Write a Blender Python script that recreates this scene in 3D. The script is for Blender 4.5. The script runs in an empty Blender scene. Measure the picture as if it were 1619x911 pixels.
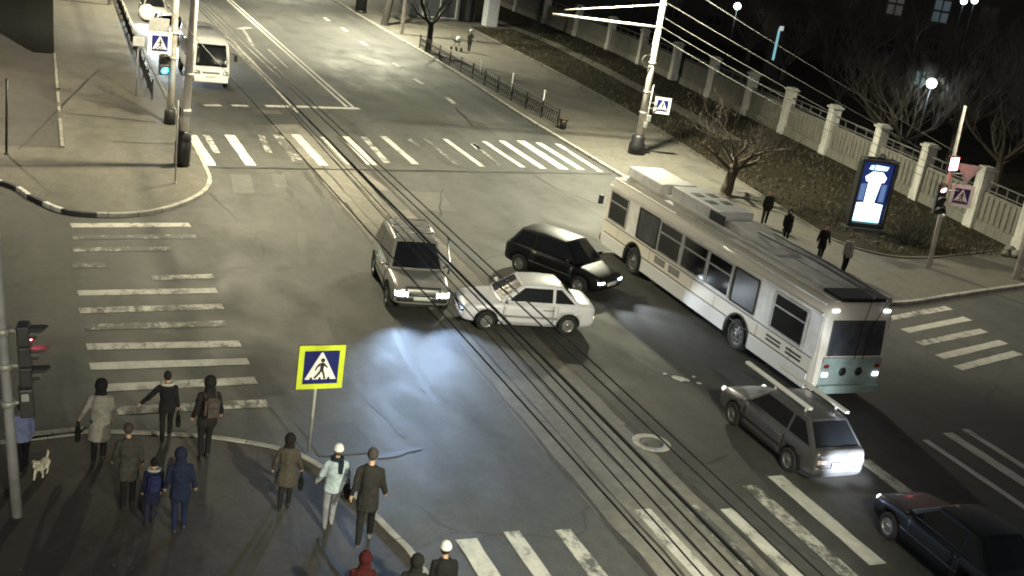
import bpy, bmesh, math, random
from mathutils import Vector, Matrix, noise
from mathutils.bvhtree import BVHTree
random.seed(7)
C = bpy.context.scene
COL = C.collection
R = math.radians
PI = math.pi

# ------------------------------------------------------------------ camera
F_PX, HEAD, PITCH, ROLL, CAM_H = 1825.7, -0.4304, 0.3213, -0.154, 11.794
cp, sp = math.cos(PITCH), math.sin(PITCH)
right0, down0, fwd0 = Vector((1, 0, 0)), Vector((0, -sp, -cp)), Vector((0, cp, -sp))
rr = right0 * math.cos(ROLL) + down0 * math.sin(ROLL)
dd = -right0 * math.sin(ROLL) + down0 * math.cos(ROLL)
rotz = Matrix.Rotation(HEAD, 3, 'Z')
rr, dd, fw = rotz @ rr, rotz @ dd, rotz @ fwd0
cam_d = bpy.data.cameras.new('camera')
cam = bpy.data.objects.new('camera', cam_d)
COL.objects.link(cam)
cam.matrix_world = Matrix(((rr.x, -dd.x, -fw.x, 0), (rr.y, -dd.y, -fw.y, 0), (rr.z, -dd.z, -fw.z, CAM_H), (0, 0, 0, 1)))
cam_d.sensor_width = 36
cam_d.lens = 36 * F_PX / 1619
cam_d.clip_end = 2000
C.camera = cam


def ray(px, py):
    return rr * ((px - 809.5) / F_PX) + dd * ((py - 455.5) / F_PX) + fw


def gp(px, py, z=0.0):
    """survey: where the line of sight through a photo point meets the level z"""
    d = ray(px, py)
    t = (z - CAM_H) / d.z
    return Vector((d.x * t, d.y * t, z))


def proj(p):
    q = Vector(p) - Vector((0, 0, CAM_H))
    w = q.dot(fw)
    return (q.dot(rr) / w * F_PX + 809.5, q.dot(dd) / w * F_PX + 455.5)


# ------------------------------------------------------------------ night sky, moonlight, exposure
W = bpy.data.worlds.new('World')
C.world = W
W.use_nodes = True
wn = W.node_tree.nodes
sky = wn.new('ShaderNodeTexSky')
sky.sky_type = 'NISHITA'
sky.sun_disc = False
sky.sun_elevation = R(0.6)
sky.sun_rotation = R(200)
wn['Background'].inputs['Strength'].default_value = 0.15
hs_ = wn.new('ShaderNodeHueSaturation')          # city sky: the colour greyed by lamp-lit cloud
hs_.inputs['Saturation'].default_value = 0.3
W.node_tree.links.new(sky.outputs[0], hs_.inputs['Color'])
W.node_tree.links.new(hs_.outputs[0], wn['Background'].inputs['Color'])
sd = bpy.data.lights.new('moon', 'SUN')
sd.energy = 0.004
sd.angle = R(0.5)
sd.color = (0.8, 0.87, 1)
so = bpy.data.objects.new('moon', sd)
so.rotation_euler = (R(35), R(15), 0)
COL.objects.link(so)
C.view_settings.view_transform = 'Standard'
C.view_settings.look = 'None'
C.view_settings.exposure = 0.0
C.view_settings.gamma = 1.0
C.render.engine = 'CYCLES'
C.cycles.use_denoising = True
C.cycles.max_bounces = 5
C.cycles.sample_clamp_indirect = 4
C.cycles.filter_width = 1.9
LAMP = 22000.0          # power of one street lamp
LAMP_COL = (1.0, 0.965, 0.69)


# ------------------------------------------------------------------ materials
def new_mat(name):
    m = bpy.data.materials.new(name)
    m.use_nodes = True
    nt = m.node_tree
    return m, nt, nt.nodes['Principled BSDF']


def ramp(nt, fac, stops):
    r = nt.nodes.new('ShaderNodeValToRGB')
    e = r.color_ramp.elements
    e[0].position, e[0].color = stops[0][0], (*stops[0][1], 1)
    e[1].position, e[1].color = stops[-1][0], (*stops[-1][1], 1)
    for p, c in stops[1:-1]:
        x = e.new(p)
        x.color = (*c, 1)
    nt.links.new(fac, r.inputs[0])
    return r.outputs[0]


def nz(nt, scale, detail=6, rough=0.6, stretch=None, dist=0.0, obj=True):
    tc = nt.nodes.new('ShaderNodeTexCoord')
    v = tc.outputs['Object' if obj else 'Generated']
    if stretch:
        mp = nt.nodes.new('ShaderNodeMapping')
        mp.inputs['Scale'].default_value = stretch
        nt.links.new(v, mp.inputs[0])
        v = mp.outputs[0]
    n = nt.nodes.new('ShaderNodeTexNoise')
    n.inputs['Scale'].default_value = scale
    n.inputs['Detail'].default_value = detail
    n.inputs['Roughness'].default_value = rough
    n.inputs['Distortion'].default_value = dist
    nt.links.new(v, n.inputs['Vector'])
    return n.outputs['Fac']


def mixc(nt, fac, a, b, mode='MIX'):
    x = nt.nodes.new('ShaderNodeMix')
    x.data_type = 'RGBA'
    x.blend_type = mode
    for sock, val in ((x.inputs[0], fac), (x.inputs[6], a), (x.inputs[7], b)):
        if hasattr(val, 'links'):
            nt.links.new(val, sock)
        elif isinstance(val, (int, float)):
            sock.default_value = val
        else:
            sock.default_value = (*val, 1)
    return x.outputs[2]


def bump(nt, b, h, strength=0.3, dist=0.02):
    n = nt.nodes.new('ShaderNodeBump')
    n.inputs['Strength'].default_value = strength
    n.inputs['Distance'].default_value = dist
    nt.links.new(h, n.inputs['Height'])
    nt.links.new(n.outputs[0], b.inputs['Normal'])


def plain(name, col, rough=0.6, metal=0.0, var=0.25, scale=6.0, coat=0.0, spec=0.5):
    """a colour with soft dirt variation"""
    m, nt, b = new_mat(name)
    f = nz(nt, scale, 5)
    dark = tuple(c * (1 - var) for c in col)
    lite = tuple(min(1, c * (1 + var * 0.5)) for c in col)
    nt.links.new(ramp(nt, f, [(0.3, dark), (0.7, lite)]), b.inputs['Base Color'])
    b.inputs['Roughness'].default_value = rough
    b.inputs['Metallic'].default_value = metal
    b.inputs['Coat Weight'].default_value = coat
    b.inputs['Coat Roughness'].default_value = 0.08
    b.inputs['Specular IOR Level'].default_value = spec
    return m


def glow(name, col, strength):
    m, nt, b = new_mat(name)
    b.inputs['Base Color'].default_value = (*[min(1, c * .5) for c in col], 1)
    b.inputs['Emission Color'].default_value = (*col, 1)
    b.inputs['Emission Strength'].default_value = strength
    return m


def asphalt(name, lo, hi, patch=0.5, tracks=True, crack=True, grain=14):
    m, nt, b = new_mat(name)
    big = nz(nt, 0.09, 5, 0.62, (1, 0.5, 1), 0.6)
    med = nz(nt, 0.55, 6, 0.6, (1, 0.55, 1), 0.4)
    fine = nz(nt, grain, 5, 0.75)
    col = ramp(nt, big, [(0.34, lo), (0.52, tuple((l + h) / 2 for l, h in zip(lo, hi))), (0.68, hi)])
    mcol = ramp(nt, med, [(0.3, (0.62, 0.62, 0.63)), (0.5, (1, 1, 1)), (0.74, (1.0, 1.0, 1.0))])
    col = mixc(nt, patch, col, mcol, 'MULTIPLY')
    col = mixc(nt, 0.5, col, ramp(nt, fine, [(0.32, (0.4, 0.4, 0.4)), (0.62, (1, 1, 1))]), 'MULTIPLY')
    mot = nz(nt, 2.6, 5, 0.7, (1, .7, 1))
    col = mixc(nt, 0.6, col, ramp(nt, mot, [(0.36, (0.62, 0.62, 0.62)), (0.6, (1.0, 1.0, 1.0)), (0.72, (1.18, 1.17, 1.15))]), 'MULTIPLY')
    if tracks:
        st = nz(nt, 0.75, 3, 0.5, (1, 0.015, 1))
        col = mixc(nt, 0.55, col, ramp(nt, st, [(0.36, (0.66, 0.66, 0.67)), (0.62, (1, 1, 1))]), 'MULTIPLY')
    if crack:
        tc = nt.nodes.new('ShaderNodeTexCoord')
        wob = nt.nodes.new('ShaderNodeTexNoise')
        wob.inputs['Scale'].default_value = 0.8
        nt.links.new(tc.outputs['Object'], wob.inputs['Vector'])
        add = nt.nodes.new('ShaderNodeMix')
        add.data_type = 'RGBA'
        add.blend_type = 'ADD'
        add.inputs[0].default_value = 1.3
        nt.links.new(tc.outputs['Object'], add.inputs[6])
        nt.links.new(wob.outputs['Color'], add.inputs[7])
        vo = nt.nodes.new('ShaderNodeTexVoronoi')
        vo.feature = 'DISTANCE_TO_EDGE'
        vo.inputs['Scale'].default_value = 0.15
        nt.links.new(add.outputs[2], vo.inputs['Vector'])
        cr = ramp(nt, vo.outputs['Distance'], [(0.0, (0.42, 0.42, 0.42)), (0.006, (1, 1, 1))])
        gate = ramp(nt, nz(nt, 0.12, 2), [(0.48, (0, 0, 0)), (0.56, (0.8, 0.8, 0.8))])
        col = mixc(nt, gate, col, mixc(nt, 1.0, col, cr, 'MULTIPLY'))
    nt.links.new(col, b.inputs['Base Color'])
    rg = ramp(nt, med, [(0.3, (0.62,) * 3), (0.7, (0.85,) * 3)])
    nt.links.new(rg, b.inputs['Roughness'])
    bump(nt, b, fine, 0.35, 0.01)
    return m


def paint_mat(name, wear):
    """thermoplastic road paint worn through to the asphalt; wear 0..1"""
    m, nt, b = new_mat(name)
    n1 = nz(nt, 3.2, 7, 0.75, (1, 0.55, 1))
    n2 = nz(nt, 0.45, 3, 0.6)
    mm = nt.nodes.new('ShaderNodeMath')
    mm.operation = 'MULTIPLY_ADD'
    nt.links.new(n2, mm.inputs[0])
    mm.inputs[1].default_value = 0.5
    nt.links.new(n1, mm.inputs[2])
    c0 = 0.46 + wear * 0.42
    mask = ramp(nt, mm.outputs[0], [(max(0, c0 - 0.06), (0, 0, 0)), (c0 + 0.09, (1, 1, 1))])
    pc = ramp(nt, n1, [(0.3, (0.36, 0.35, 0.32)), (0.7, (0.62, 0.61, 0.56))])
    ac = ramp(nt, n2, [(0.3, (0.06, 0.06, 0.057)), (0.7, (0.085, 0.084, 0.078))])
    sc = nt.nodes.new('ShaderNodeMix')
    sc.data_type = 'RGBA'
    sc.inputs[0].default_value = 1 - wear * 0.45
    nt.links.new(ac, sc.inputs[6])
    nt.links.new(pc, sc.inputs[7])
    nt.links.new(mixc(nt, mask, ac, sc.outputs[2]), b.inputs['Base Color'])
    b.inputs['Roughness'].default_value = 0.7
    return m


M = {}
M['road'] = asphalt('asphalt', (0.048, 0.048, 0.046), (0.106, 0.105, 0.097), 0.75)
M['walk'] = asphalt('pavement_asphalt', (0.084, 0.077, 0.064), (0.132, 0.122, 0.101), 0.7, False, True, 7)
M['yard'] = asphalt('yard_asphalt', (0.044, 0.039, 0.036), (0.062, 0.055, 0.05), 0.6, False, True, 7)
M['old_strip'] = asphalt('patched_asphalt', (0.10, 0.093, 0.08), (0.30, 0.285, 0.25), 1.0, True, False, 3.5)
M['dark_patch'] = asphalt('fresh_asphalt', (0.035, 0.035, 0.034), (0.05, 0.05, 0.048), 0.4, False, False)
M['kerb'] = plain('kerb_concrete', (0.3, 0.29, 0.26), 0.85, var=0.45, scale=2.5)
M['kerb_white'] = plain('kerb_white_paint', (0.6, 0.59, 0.56), 0.7, var=0.3, scale=5)
M['kerb_black'] = plain('kerb_black_paint', (0.03, 0.03, 0.03), 0.7, var=0.4, scale=5)
M['p0'], M['p1'], M['p2'], M['p3'] = [paint_mat('road_paint_%s' % n, w) for n, w in (('fresh', 0.2), ('rubbed', 0.42), ('worn', 0.62), ('ghost', 0.85))]
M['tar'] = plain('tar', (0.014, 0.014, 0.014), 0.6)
M['concrete'] = plain('fence_concrete', (0.155, 0.148, 0.125), 0.9, var=0.5, scale=1.6)
M['whitewash'] = plain('whitewashed_render', (0.52, 0.51, 0.47), 0.85, var=0.5, scale=2.2)
M['dark_metal'] = plain('dark_metal', (0.02, 0.021, 0.022), 0.5, 0.4)
M['black'] = plain('black_plastic', (0.012, 0.012, 0.013), 0.5)
M['rubber'] = plain('rubber', (0.016, 0.016, 0.016), 0.85)
M['galv'] = plain('galvanised_steel', (0.42, 0.42, 0.41), 0.5, 0.35, var=0.3, scale=4)
M['pole'] = plain('painted_pole', (0.6, 0.56, 0.52), 0.6, var=0.4, scale=1.8)
M['greypole'] = plain('grey_pole_paint', (0.24, 0.24, 0.25), 0.6, var=0.35, scale=2)
M['housing'] = plain('signal_housing', (0.04, 0.042, 0.045), 0.5)
M['glass'] = plain('dark_glass', (0.008, 0.009, 0.011), 0.13, var=0.1)
M['hazy_glass'] = plain('hazy_glass', (0.06, 0.065, 0.075), 0.3, var=0.6, scale=1.4)
M['chrome'] = plain('bright_metal', (0.6, 0.6, 0.6), 0.22, 0.9, var=0.1)
M['rim'] = plain('alloy_rim', (0.4, 0.4, 0.41), 0.35, 0.8)
M['steel_rim'] = plain('steel_rim', (0.16, 0.16, 0.16), 0.5, 0.5)
M['plate'] = plain('number_plate', (0.6, 0.6, 0.58), 0.5, var=0.15)
M['sign_white'] = plain('sign_white', (0.75, 0.75, 0.75), 0.4, var=0.06)
M['sign_blue'] = plain('sign_blue', (0.006, 0.01, 0.11), 0.4, var=0.1)
M['sign_yellow'] = plain('sign_fluorescent', (0.52, 0.62, 0.03), 0.45, var=0.1)
M['sign_red'] = plain('sign_red', (0.35, 0.02, 0.02), 0.5)
M['skin'] = plain('skin', (0.42, 0.26, 0.19), 0.55, var=0.15)
M['parkbark'] = plain('park_bark', (0.085, 0.07, 0.052), 0.9, var=0.5, scale=9)
M['bark'] = plain('bark', (0.15, 0.125, 0.095), 0.9, var=0.5, scale=9)
M['streetbark'] = plain('street_bark', (0.065, 0.052, 0.038), 0.9, var=0.6, scale=7)
M['darkbark'] = plain('dark_bark', (0.016, 0.014, 0.012), 0.9, var=0.5, scale=9)
M['silver'] = plain('silver_paint', (0.34, 0.33, 0.32), 0.35, 0.6, var=0.08, coat=0.6)
M['white_car'] = plain('white_paint', (0.60, 0.60, 0.66), 0.4, var=0.08, coat=0.5)
M['black_car'] = plain('black_paint', (0.005, 0.0055, 0.007), 0.4, var=0.1, coat=0.12, spec=0.3)
M['grey_car'] = plain('grey_paint', (0.11, 0.11, 0.115), 0.3, 0.5, var=0.08, coat=0.7)
M['suv_car'] = plain('suv_paint', (0.30, 0.29, 0.275), 0.35, 0.3, var=0.1, coat=0.7)
M['bus_white'] = plain('minibus_white', (0.8, 0.8, 0.8), 0.4, var=0.06, coat=0.3)
M['lamp_warm'] = glow('street_lamp_glass', LAMP_COL, 30)
M['head_on'] = glow('headlight_lit', (0.85, 0.92, 1.0), 22)
M['head_dim'] = glow('headlight_dim', (1.0, 1.0, 0.95), 1.6)
M['tail_white'] = glow('reverse_light', (0.95, 0.97, 1.0), 3.0)
M['pale_lens'] = plain('pale_lens', (.6, .5, .48), .3)
M['tail_red'] = plain('tail_lens', (0.22, 0.012, 0.01), 0.25)
M['sig_red'] = glow('signal_red', (1.0, 0.16, 0.2), 30)
M['sig_redsoft'] = glow('signal_red_soft', (1.0, 0.12, 0.15), 3)
M['sig_pink'] = glow('signal_pink', (1.0, 0.5, 0.5), 5)
M['sig_cyan'] = glow('signal_green', (0.04, 0.72, 0.92), 16)
M['park_light'] = glow('park_lamp_glass', (0.8, 0.95, 1.0), 9)
M['win_cool'] = glow('window_cool', (0.45, 0.7, 0.85), 0.03)
M['win_dim'] = glow('window_dim', (0.5, 0.52, 0.55), 0.03)
M['facade'] = plain('dark_facade', (0.02, 0.0195, 0.019), 0.9, var=0.4, scale=0.6)
M['roofing'] = plain('roof_sheet', (0.035, 0.035, 0.037), 0.8, var=0.4, scale=1)
M['rust_red'] = plain('rust_red_sheet', (0.10, 0.03, 0.025), 0.8, var=0.4, scale=1)


def weathered(name, col, stain, amount=.6):
    """render or concrete with rain streaks, chips and a dirty foot"""
    m, nt, b = new_mat(name)
    st = nz(nt, 3.0, 6, 0.7, (1.6, 1.6, .22))
    bl = nz(nt, 1.1, 7, 0.72)
    c = mixc(nt, ramp(nt, st, [(.44, (0, 0, 0)), (.68, (amount,) * 3)]), col, stain)
    c = mixc(nt, ramp(nt, bl, [(.5, (0, 0, 0)), (.62, (amount,) * 3)]), c, tuple((x + y) / 2 for x, y in zip(col, stain)))
    nt.links.new(c, b.inputs['Base Color'])
    b.inputs['Roughness'].default_value = .9
    bump(nt, b, bl, .5, .03)
    return m


M['concrete'] = weathered('weathered_concrete', (.165, .158, .135), (.06, .055, .042))
M['whitewash'] = weathered('weathered_whitewash', (.52, .51, .47), (.14, .13, .105))


def dirty(name, top, low, z0, z1):
    """paint with road dirt thrown up the lower flank"""
    m, nt, b = new_mat(name)
    tc = nt.nodes.new('ShaderNodeTexCoord')
    sx = nt.nodes.new('ShaderNodeSeparateXYZ')
    nt.links.new(tc.outputs['Object'], sx.inputs[0])
    mr = nt.nodes.new('ShaderNodeMapRange')
    mr.inputs['From Min'].default_value, mr.inputs['From Max'].default_value = z0, z1
    nt.links.new(sx.outputs[2], mr.inputs[0])
    n = nz(nt, 2.2, 6, 0.65, (0.4, 1, 1))
    mm = nt.nodes.new('ShaderNodeMath')
    mm.operation = 'MULTIPLY_ADD'
    nt.links.new(n, mm.inputs[0])
    mm.inputs[1].default_value = 0.7
    nt.links.new(mr.outputs[0], mm.inputs[2])
    nt.links.new(ramp(nt, mm.outputs[0], [(0.35, low), (0.75, top)]), b.inputs['Base Color'])
    b.inputs['Roughness'].default_value = 0.5
    b.inputs['Coat Weight'].default_value = 0.2
    return m


M['troll'] = dirty('trolleybus_cream', (0.70, 0.66, 0.57), (0.46, 0.43, 0.37), 0.3, 1.1)
M['troll_white'] = plain('trolleybus_white', (0.78, 0.77, 0.74), 0.5, var=0.22, scale=2.5)
M['troll_roof'] = plain('trolleybus_roof', (0.76, 0.74, 0.68), 0.6, var=0.35, scale=1.2)
M['troll_teal'] = plain('trolleybus_rear', (0.28, 0.36, 0.34), 0.5, var=0.3, scale=2)
M['troll_skirt'] = dirty('trolleybus_skirt', (0.62, 0.62, 0.62), (0.2, 0.19, 0.18), 0.15, 0.6)


def soil(name, a, b_, sc):
    m, nt, b = new_mat(name)
    f = nz(nt, sc, 8, 0.7)
    g = nz(nt, 0.25, 4, 0.6)
    col = ramp(nt, f, [(0.32, a), (0.55, tuple((x + y) / 2 for x, y in zip(a, b_))), (0.75, b_)])
    col = mixc(nt, 0.6, col, ramp(nt, g, [(0.35, (0.55, 0.55, 0.55)), (0.65, (1, 1, 1))]), 'MULTIPLY')
    nt.links.new(col, b.inputs['Base Color'])
    b.inputs['Roughness'].default_value = 0.95
    b.inputs['Specular IOR Level'].default_value = 0.08
    bump(nt, b, f, 0.9, 0.06)
    return m


M['verge'] = soil('winter_grass', (0.012, 0.011, 0.0075), (0.05, 0.043, 0.028), 2.4)
M['park'] = soil('park_ground', (0.02, 0.02, 0.016), (0.04, 0.037, 0.03), 0.8)
M['lawn'] = soil('dark_lawn', (0.0015, 0.002, 0.0012), (0.004, 0.0045, 0.003), 1.5)


def cloth(name, col, var=0.3):
    m = plain(name, col, 0.9, var=var, scale=11, spec=0.2)
    return m


# ------------------------------------------------------------------ mesh helpers
def bm_new():
    return bmesh.new()


def box(bm, c, s, rz=0.0, mi=0, rx=0.0):
    m = Matrix.Translation(c) @ Matrix.Rotation(rz, 4, 'Z') @ Matrix.Rotation(rx, 4, 'X') @ Matrix.Diagonal((s[0], s[1], s[2], 1))
    r = bmesh.ops.create_cube(bm, size=1, matrix=m)
    for f in {f for v in r['verts'] for f in v.link_faces}:
        f.material_index = mi


def tube(bm, pts, rad, n=8, mi=0, cap=True):
    pts = [Vector(p) for p in pts]
    if not isinstance(rad, (list, tuple)):
        rad = [rad] * len(pts)
    rings = []
    up = None
    for i, p in enumerate(pts):
        t = (pts[min(i + 1, len(pts) - 1)] - pts[max(i - 1, 0)])
        t.normalize()
        if up is None:
            up = Vector((0, 0, 1)) if abs(t.z) < 0.9 else Vector((1, 0, 0))
        a = up.cross(t)
        if a.length < 1e-5:
            a = Vector((1, 0, 0)).cross(t)
        a.normalize()
        b = t.cross(a)
        up = b
        rings.append([bm.verts.new(p + (a * math.cos(2 * PI * k / n) + b * math.sin(2 * PI * k / n)) * rad[i]) for k in range(n)])
    for i in range(len(rings) - 1):
        for k in range(n):
            f = bm.faces.new((rings[i][k], rings[i][(k + 1) % n], rings[i + 1][(k + 1) % n], rings[i + 1][k]))
            f.material_index = mi
            f.smooth = n > 5
    if cap:
        for rg, rev in ((rings[0], True), (rings[-1], False)):
            f = bm.faces.new(rg[::-1] if rev else rg)
            f.material_index = mi


def lathe(bm, prof, mat=Matrix.Identity(4), n=24, mi=0, close=False):
    """profile of (radius, height) turned about local z"""
    rings = []
    for r, h in prof:
        rings.append([bm.verts.new(mat @ Vector((r * math.cos(2 * PI * k / n), r * math.sin(2 * PI * k / n), h))) for k in range(n)])
    seq = list(range(len(rings) - 1))
    for i in seq:
        for k in range(n):
            f = bm.faces.new((rings[i][k], rings[i][(k + 1) % n], rings[i + 1][(k + 1) % n], rings[i + 1][k]))
            f.material_index = mi
            f.smooth = True
    if close:
        for k in range(n):
            f = bm.faces.new((rings[-1][k], rings[-1][(k + 1) % n], rings[0][(k + 1) % n], rings[0][k]))
            f.material_index = mi
            f.smooth = True
    else:
        for rg, rev in ((rings[0], True), (rings[-1], False)):
            if (rg[0].co - rg[n // 2].co).length > 1e-4:
                f = bm.faces.new(rg[::-1] if rev else rg)
                f.material_index = mi


def prism(bm, poly, origin, ex, ey, ez, depth, mi=0):
    """a flat outline given in (ex, ey), pushed out along ez by depth"""
    o, ex, ey, ez = Vector(origin), Vector(ex), Vector(ey), Vector(ez)
    a = [bm.verts.new(o + ex * x + ey * y) for x, y in poly]
    b = [bm.verts.new(o + ex * x + ey * y + ez * depth) for x, y in poly]
    fs = [bm.faces.new(a[::-1]), bm.faces.new(b)]
    n = len(poly)
    for i in range(n):
        fs.append(bm.faces.new((a[i], a[(i + 1) % n], b[(i + 1) % n], b[i])))
    for f in fs:
        f.material_index = mi


def quad(bm, pts, mi=0):
    f = bm.faces.new([bm.verts.new(p) for p in pts])
    f.material_index = mi
    return f


def ball(bm, c, r, scale=(1, 1, 1), sub=2, mi=0):
    m = Matrix.Translation(c) @ Matrix.Diagonal((scale[0], scale[1], scale[2], 1))
    q = bmesh.ops.create_icosphere(bm, subdivisions=sub, radius=r, matrix=m)
    for f in {f for v in q['verts'] for f in v.link_faces}:
        f.material_index = mi
        f.smooth = True


def obj(name, bm, mats, parent=None, smooth=None, bevel=0.0, loc=None, recalc=True):
    if recalc:
        bmesh.ops.recalc_face_normals(bm, faces=bm.faces)
    me = bpy.data.meshes.new(name)
    bm.to_mesh(me)
    bm.free()
    if not isinstance(mats, (list, tuple)):
        mats = [mats]
    for m in mats:
        me.materials.append(M[m] if isinstance(m, str) else m)
    if smooth is not None:
        for p in me.polygons:
            p.use_smooth = smooth
    o = bpy.data.objects.new(name, me)
    COL.objects.link(o)
    if parent:
        o.parent = parent
    if loc is not None:
        o.location = loc
    if bevel:
        b = o.modifiers.new('bevel', 'BEVEL')
        b.width = bevel
        b.segments = 2
        b.limit_method = 'ANGLE'
    return o


def thing(name, label, cat, loc=(0, 0, 0), rz=0.0, group=None):
    o = bpy.data.objects.new(name, None)
    o.empty_display_size = 0.2
    COL.objects.link(o)
    o.location = loc
    o.rotation_euler = (0, 0, rz)
    return tag(o, label, cat, group)


def tag(o, label, cat, group=None):
    o['label'] = label
    o['category'] = cat
    if group:
        o['group'] = group
    return o


def structure(name, bm, mats, smooth=None, loc=None):
    o = obj(name, bm, mats, smooth=smooth, loc=loc)
    o['kind'] = 'structure'
    return o


def evaluated(o, mats=None):
    """bake an object's modifiers into its mesh"""
    dg = bpy.context.evaluated_depsgraph_get()
    dg.update()
    me = bpy.data.meshes.new_from_object(o.evaluated_get(dg))
    old = o.data
    o.modifiers.clear()
    o.data = me
    bpy.data.meshes.remove(old)
    return o


def copy_tree(o, parent=None):
    c = o.copy()
    COL.objects.link(c)
    c.parent = parent
    for ch in list(o.children):
        copy_tree(ch, c)
    return c


def spline(pts, n=6, closed=False):
    pts = [Vector(p) for p in pts]
    out = []
    for i in range(len(pts) - 1):
        p0, p1, p2, p3 = pts[max(i - 1, 0)], pts[i], pts[i + 1], pts[min(i + 2, len(pts) - 1)]
        for k in range(n):
            t = k / n
            out.append(0.5 * ((2 * p1) + (-p0 + p2) * t + (2 * p0 - 5 * p1 + 4 * p2 - p3) * t * t + (-p0 + 3 * p1 - 3 * p2 + p3) * t ** 3))
    out.append(pts[-1])
    return out


def aim(o, d):
    o.rotation_euler = Vector(d).to_track_quat('-Z', 'Y').to_euler()


def spot(name, parent, loc, direction, power, size, blend=0.5, col=(1, 1, 1), radius=0.06, even=0.0):
    l = bpy.data.lights.new(name, 'SPOT')
    l.energy = power
    l.spot_size = R(size)
    l.spot_blend = blend
    l.color = col
    l.shadow_soft_size = radius
    if even:            # a reflector that evens the beam out along the road
        l.use_nodes = True
        nt = l.node_tree
        fo_ = nt.nodes.new('ShaderNodeLightFalloff')
        fo_.inputs['Strength'].default_value = 1.0 / even
        nt.links.new(fo_.outputs['Linear'], nt.nodes['Emission'].inputs['Strength'])
    o = bpy.data.objects.new(name, l)
    COL.objects.link(o)
    o.location = loc
    aim(o, direction)
    if parent:
        o.parent = parent
    return o


# ------------------------------------------------------------------ the ground, the roads and the pavements
def sheet(bm, pts, z, mi=0):
    f = quad(bm, [(p[0], p[1], z) for p in pts], mi)
    r = bmesh.ops.triangulate(bm, faces=[f])


bm = bm_new(); sheet(bm, [(-900, -700), (900, -700), (900, 1500), (-900, 1500)], -0.06)
structure('ground', bm, 'park')
bm = bm_new(); sheet(bm, [(-80, -30), (110, -30), (110, 260), (-80, 260)], 0.0)
structure('road', bm, 'road')

KW = 0.16


def kerb(name, line, mats=None, pattern=None, z=0.145):
    """kerbstones along a line, the road on its right-hand side"""
    bm = bm_new()
    L = [Vector((p[0], p[1], 0)) for p in line]
    inner = []
    for i, p in enumerate(L):
        t = (L[min(i + 1, len(L) - 1)] - L[max(i - 1, 0)]).normalized()
        inner.append(p + Vector((-t.y, t.x, 0)) * KW)
    for i in range(len(L) - 1):
        a, b, c, d = L[i], L[i + 1], inner[i + 1], inner[i]
        mi = pattern(i, a) if pattern else 0
        lo, up = Vector((0, 0, -0.04)), Vector((0, 0, z))
        ch = (d - a) * 0.12
        quad(bm, [a + lo, b + lo, b + up * 0.86, a + up * 0.86], mi)
        quad(bm, [a + up * 0.86, b + up * 0.86, b + (c - b) * 0.15 + up, a + (d - a) * 0.15 + up], mi)
        quad(bm, [a + (d - a) * 0.15 + up, b + (c - b) * 0.15 + up, c + up, d + up], mi)
        quad(bm, [d + up, c + up, c + lo, d + lo], mi)
    acc = 0.0
    for i in range(len(L) - 1):
        d = (L[i + 1] - L[i]); ln_ = d.length
        if L[i].length > 120 or ln_ < 1e-4:
            continue
        t = d / ln_; n = Vector((-t.y, t.x, 0)); k = (1.0 - acc) % 1.0
        while k < ln_:
            c = L[i] + t * k + n * (KW / 2 - .002)
            box(bm, (c.x, c.y, z / 2 - .005), (.018, KW + .008, z + .016), math.atan2(t.y, t.x), mi=len(mats or [1]))
            k += 1.0
        acc = (acc + ln_) % 1.0
    return structure(name, bm, (mats or ['kerb']) + ['tar'])


SW = 0.12
# far left corner: line runs from the side street round the corner and up the main road, road on its right
FL = spline([(-60, 52.5), (-14, 45.8), (-4, 44.2), (-0.5, 42.0), (0.5, 40.2), (1.6, 38.75), (3.4, 38.65), (4.9, 39.6), (6.2, 41.4), (6.85, 43.4), (6.98, 46.1), (7.0, 51.2), (7.0, 64.2), (7.2, 80.6), (7.5, 100), (7.6, 140), (7.6, 250)], 6)


def fl_pat(i, p):
    if p.x < -0.9 or p.x > 2.3 or p.y > 43:
        return 0
    d = int(math.floor((p.x - 0.3 + (42 - p.y) * 0.9) / 1.25))
    return 1 if d % 2 == 0 else 2


kerb('kerb', FL[::1], ['kerb', 'kerb_white', 'kerb_black'], fl_pat)
bm = bm_new(); sheet(bm, [(p.x - 0.05 if p.y > 46 else p.x, p.y + (0.06 if p.y < 46 else 0)) for p in FL] + [(-60, 250)], SW)
structure('pavement', bm, 'walk')
# near left corner: road lies to the left of travel when walked from the side street, so walk it the other way
NL = spline([(6.9, -30), (7.0, 5), (7.0, 13), (6.95, 17.0), (6.7, 18.4), (6.25, 20.2), (5.8, 21.3), (5.2, 21.9), (4.0, 22.5), (2.8, 22.8), (1.3, 23.0), (0.0, 22.75), (-4, 22.0), (-60, 12)], 6)
kerb('kerb', NL)
bm = bm_new(); sheet(bm, [(p.x, p.y) for p in NL] + [(-60, -30)], SW)
structure('pavement', bm, M['yard'])
# far right corner: coming down the main road then out along the side street
FR = spline([(29.5, 250), (28.6, 140), (28.0, 101), (27.9, 86), (27.6, 74), (27.0, 62), (26.85, 54), (26.75, 48), (26.7, 40), (26.9, 34.5), (27.6, 31.8), (29.2, 30.7), (33, 31.6), (37.7, 32.8), (60, 38.2), (109, 50)], 6)
kerb('kerb', FR)
bm = bm_new(); sheet(bm, [(p.x, p.y) for p in FR] + [(109, 250)], SW)
structure('pavement', bm, 'walk')
# near right corner, almost wholly outside the picture
NR = spline([(109, 34), (60, 23), (40, 18.6), (32, 16.6), (29, 14.6), (28.2, 11), (28.0, -30)], 5)
kerb('kerb', NR)
bm = bm_new(); sheet(bm, [(p.x, p.y) for p in NR] + [(109, -30)], SW)
structure('pavement', bm, 'walk')

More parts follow.
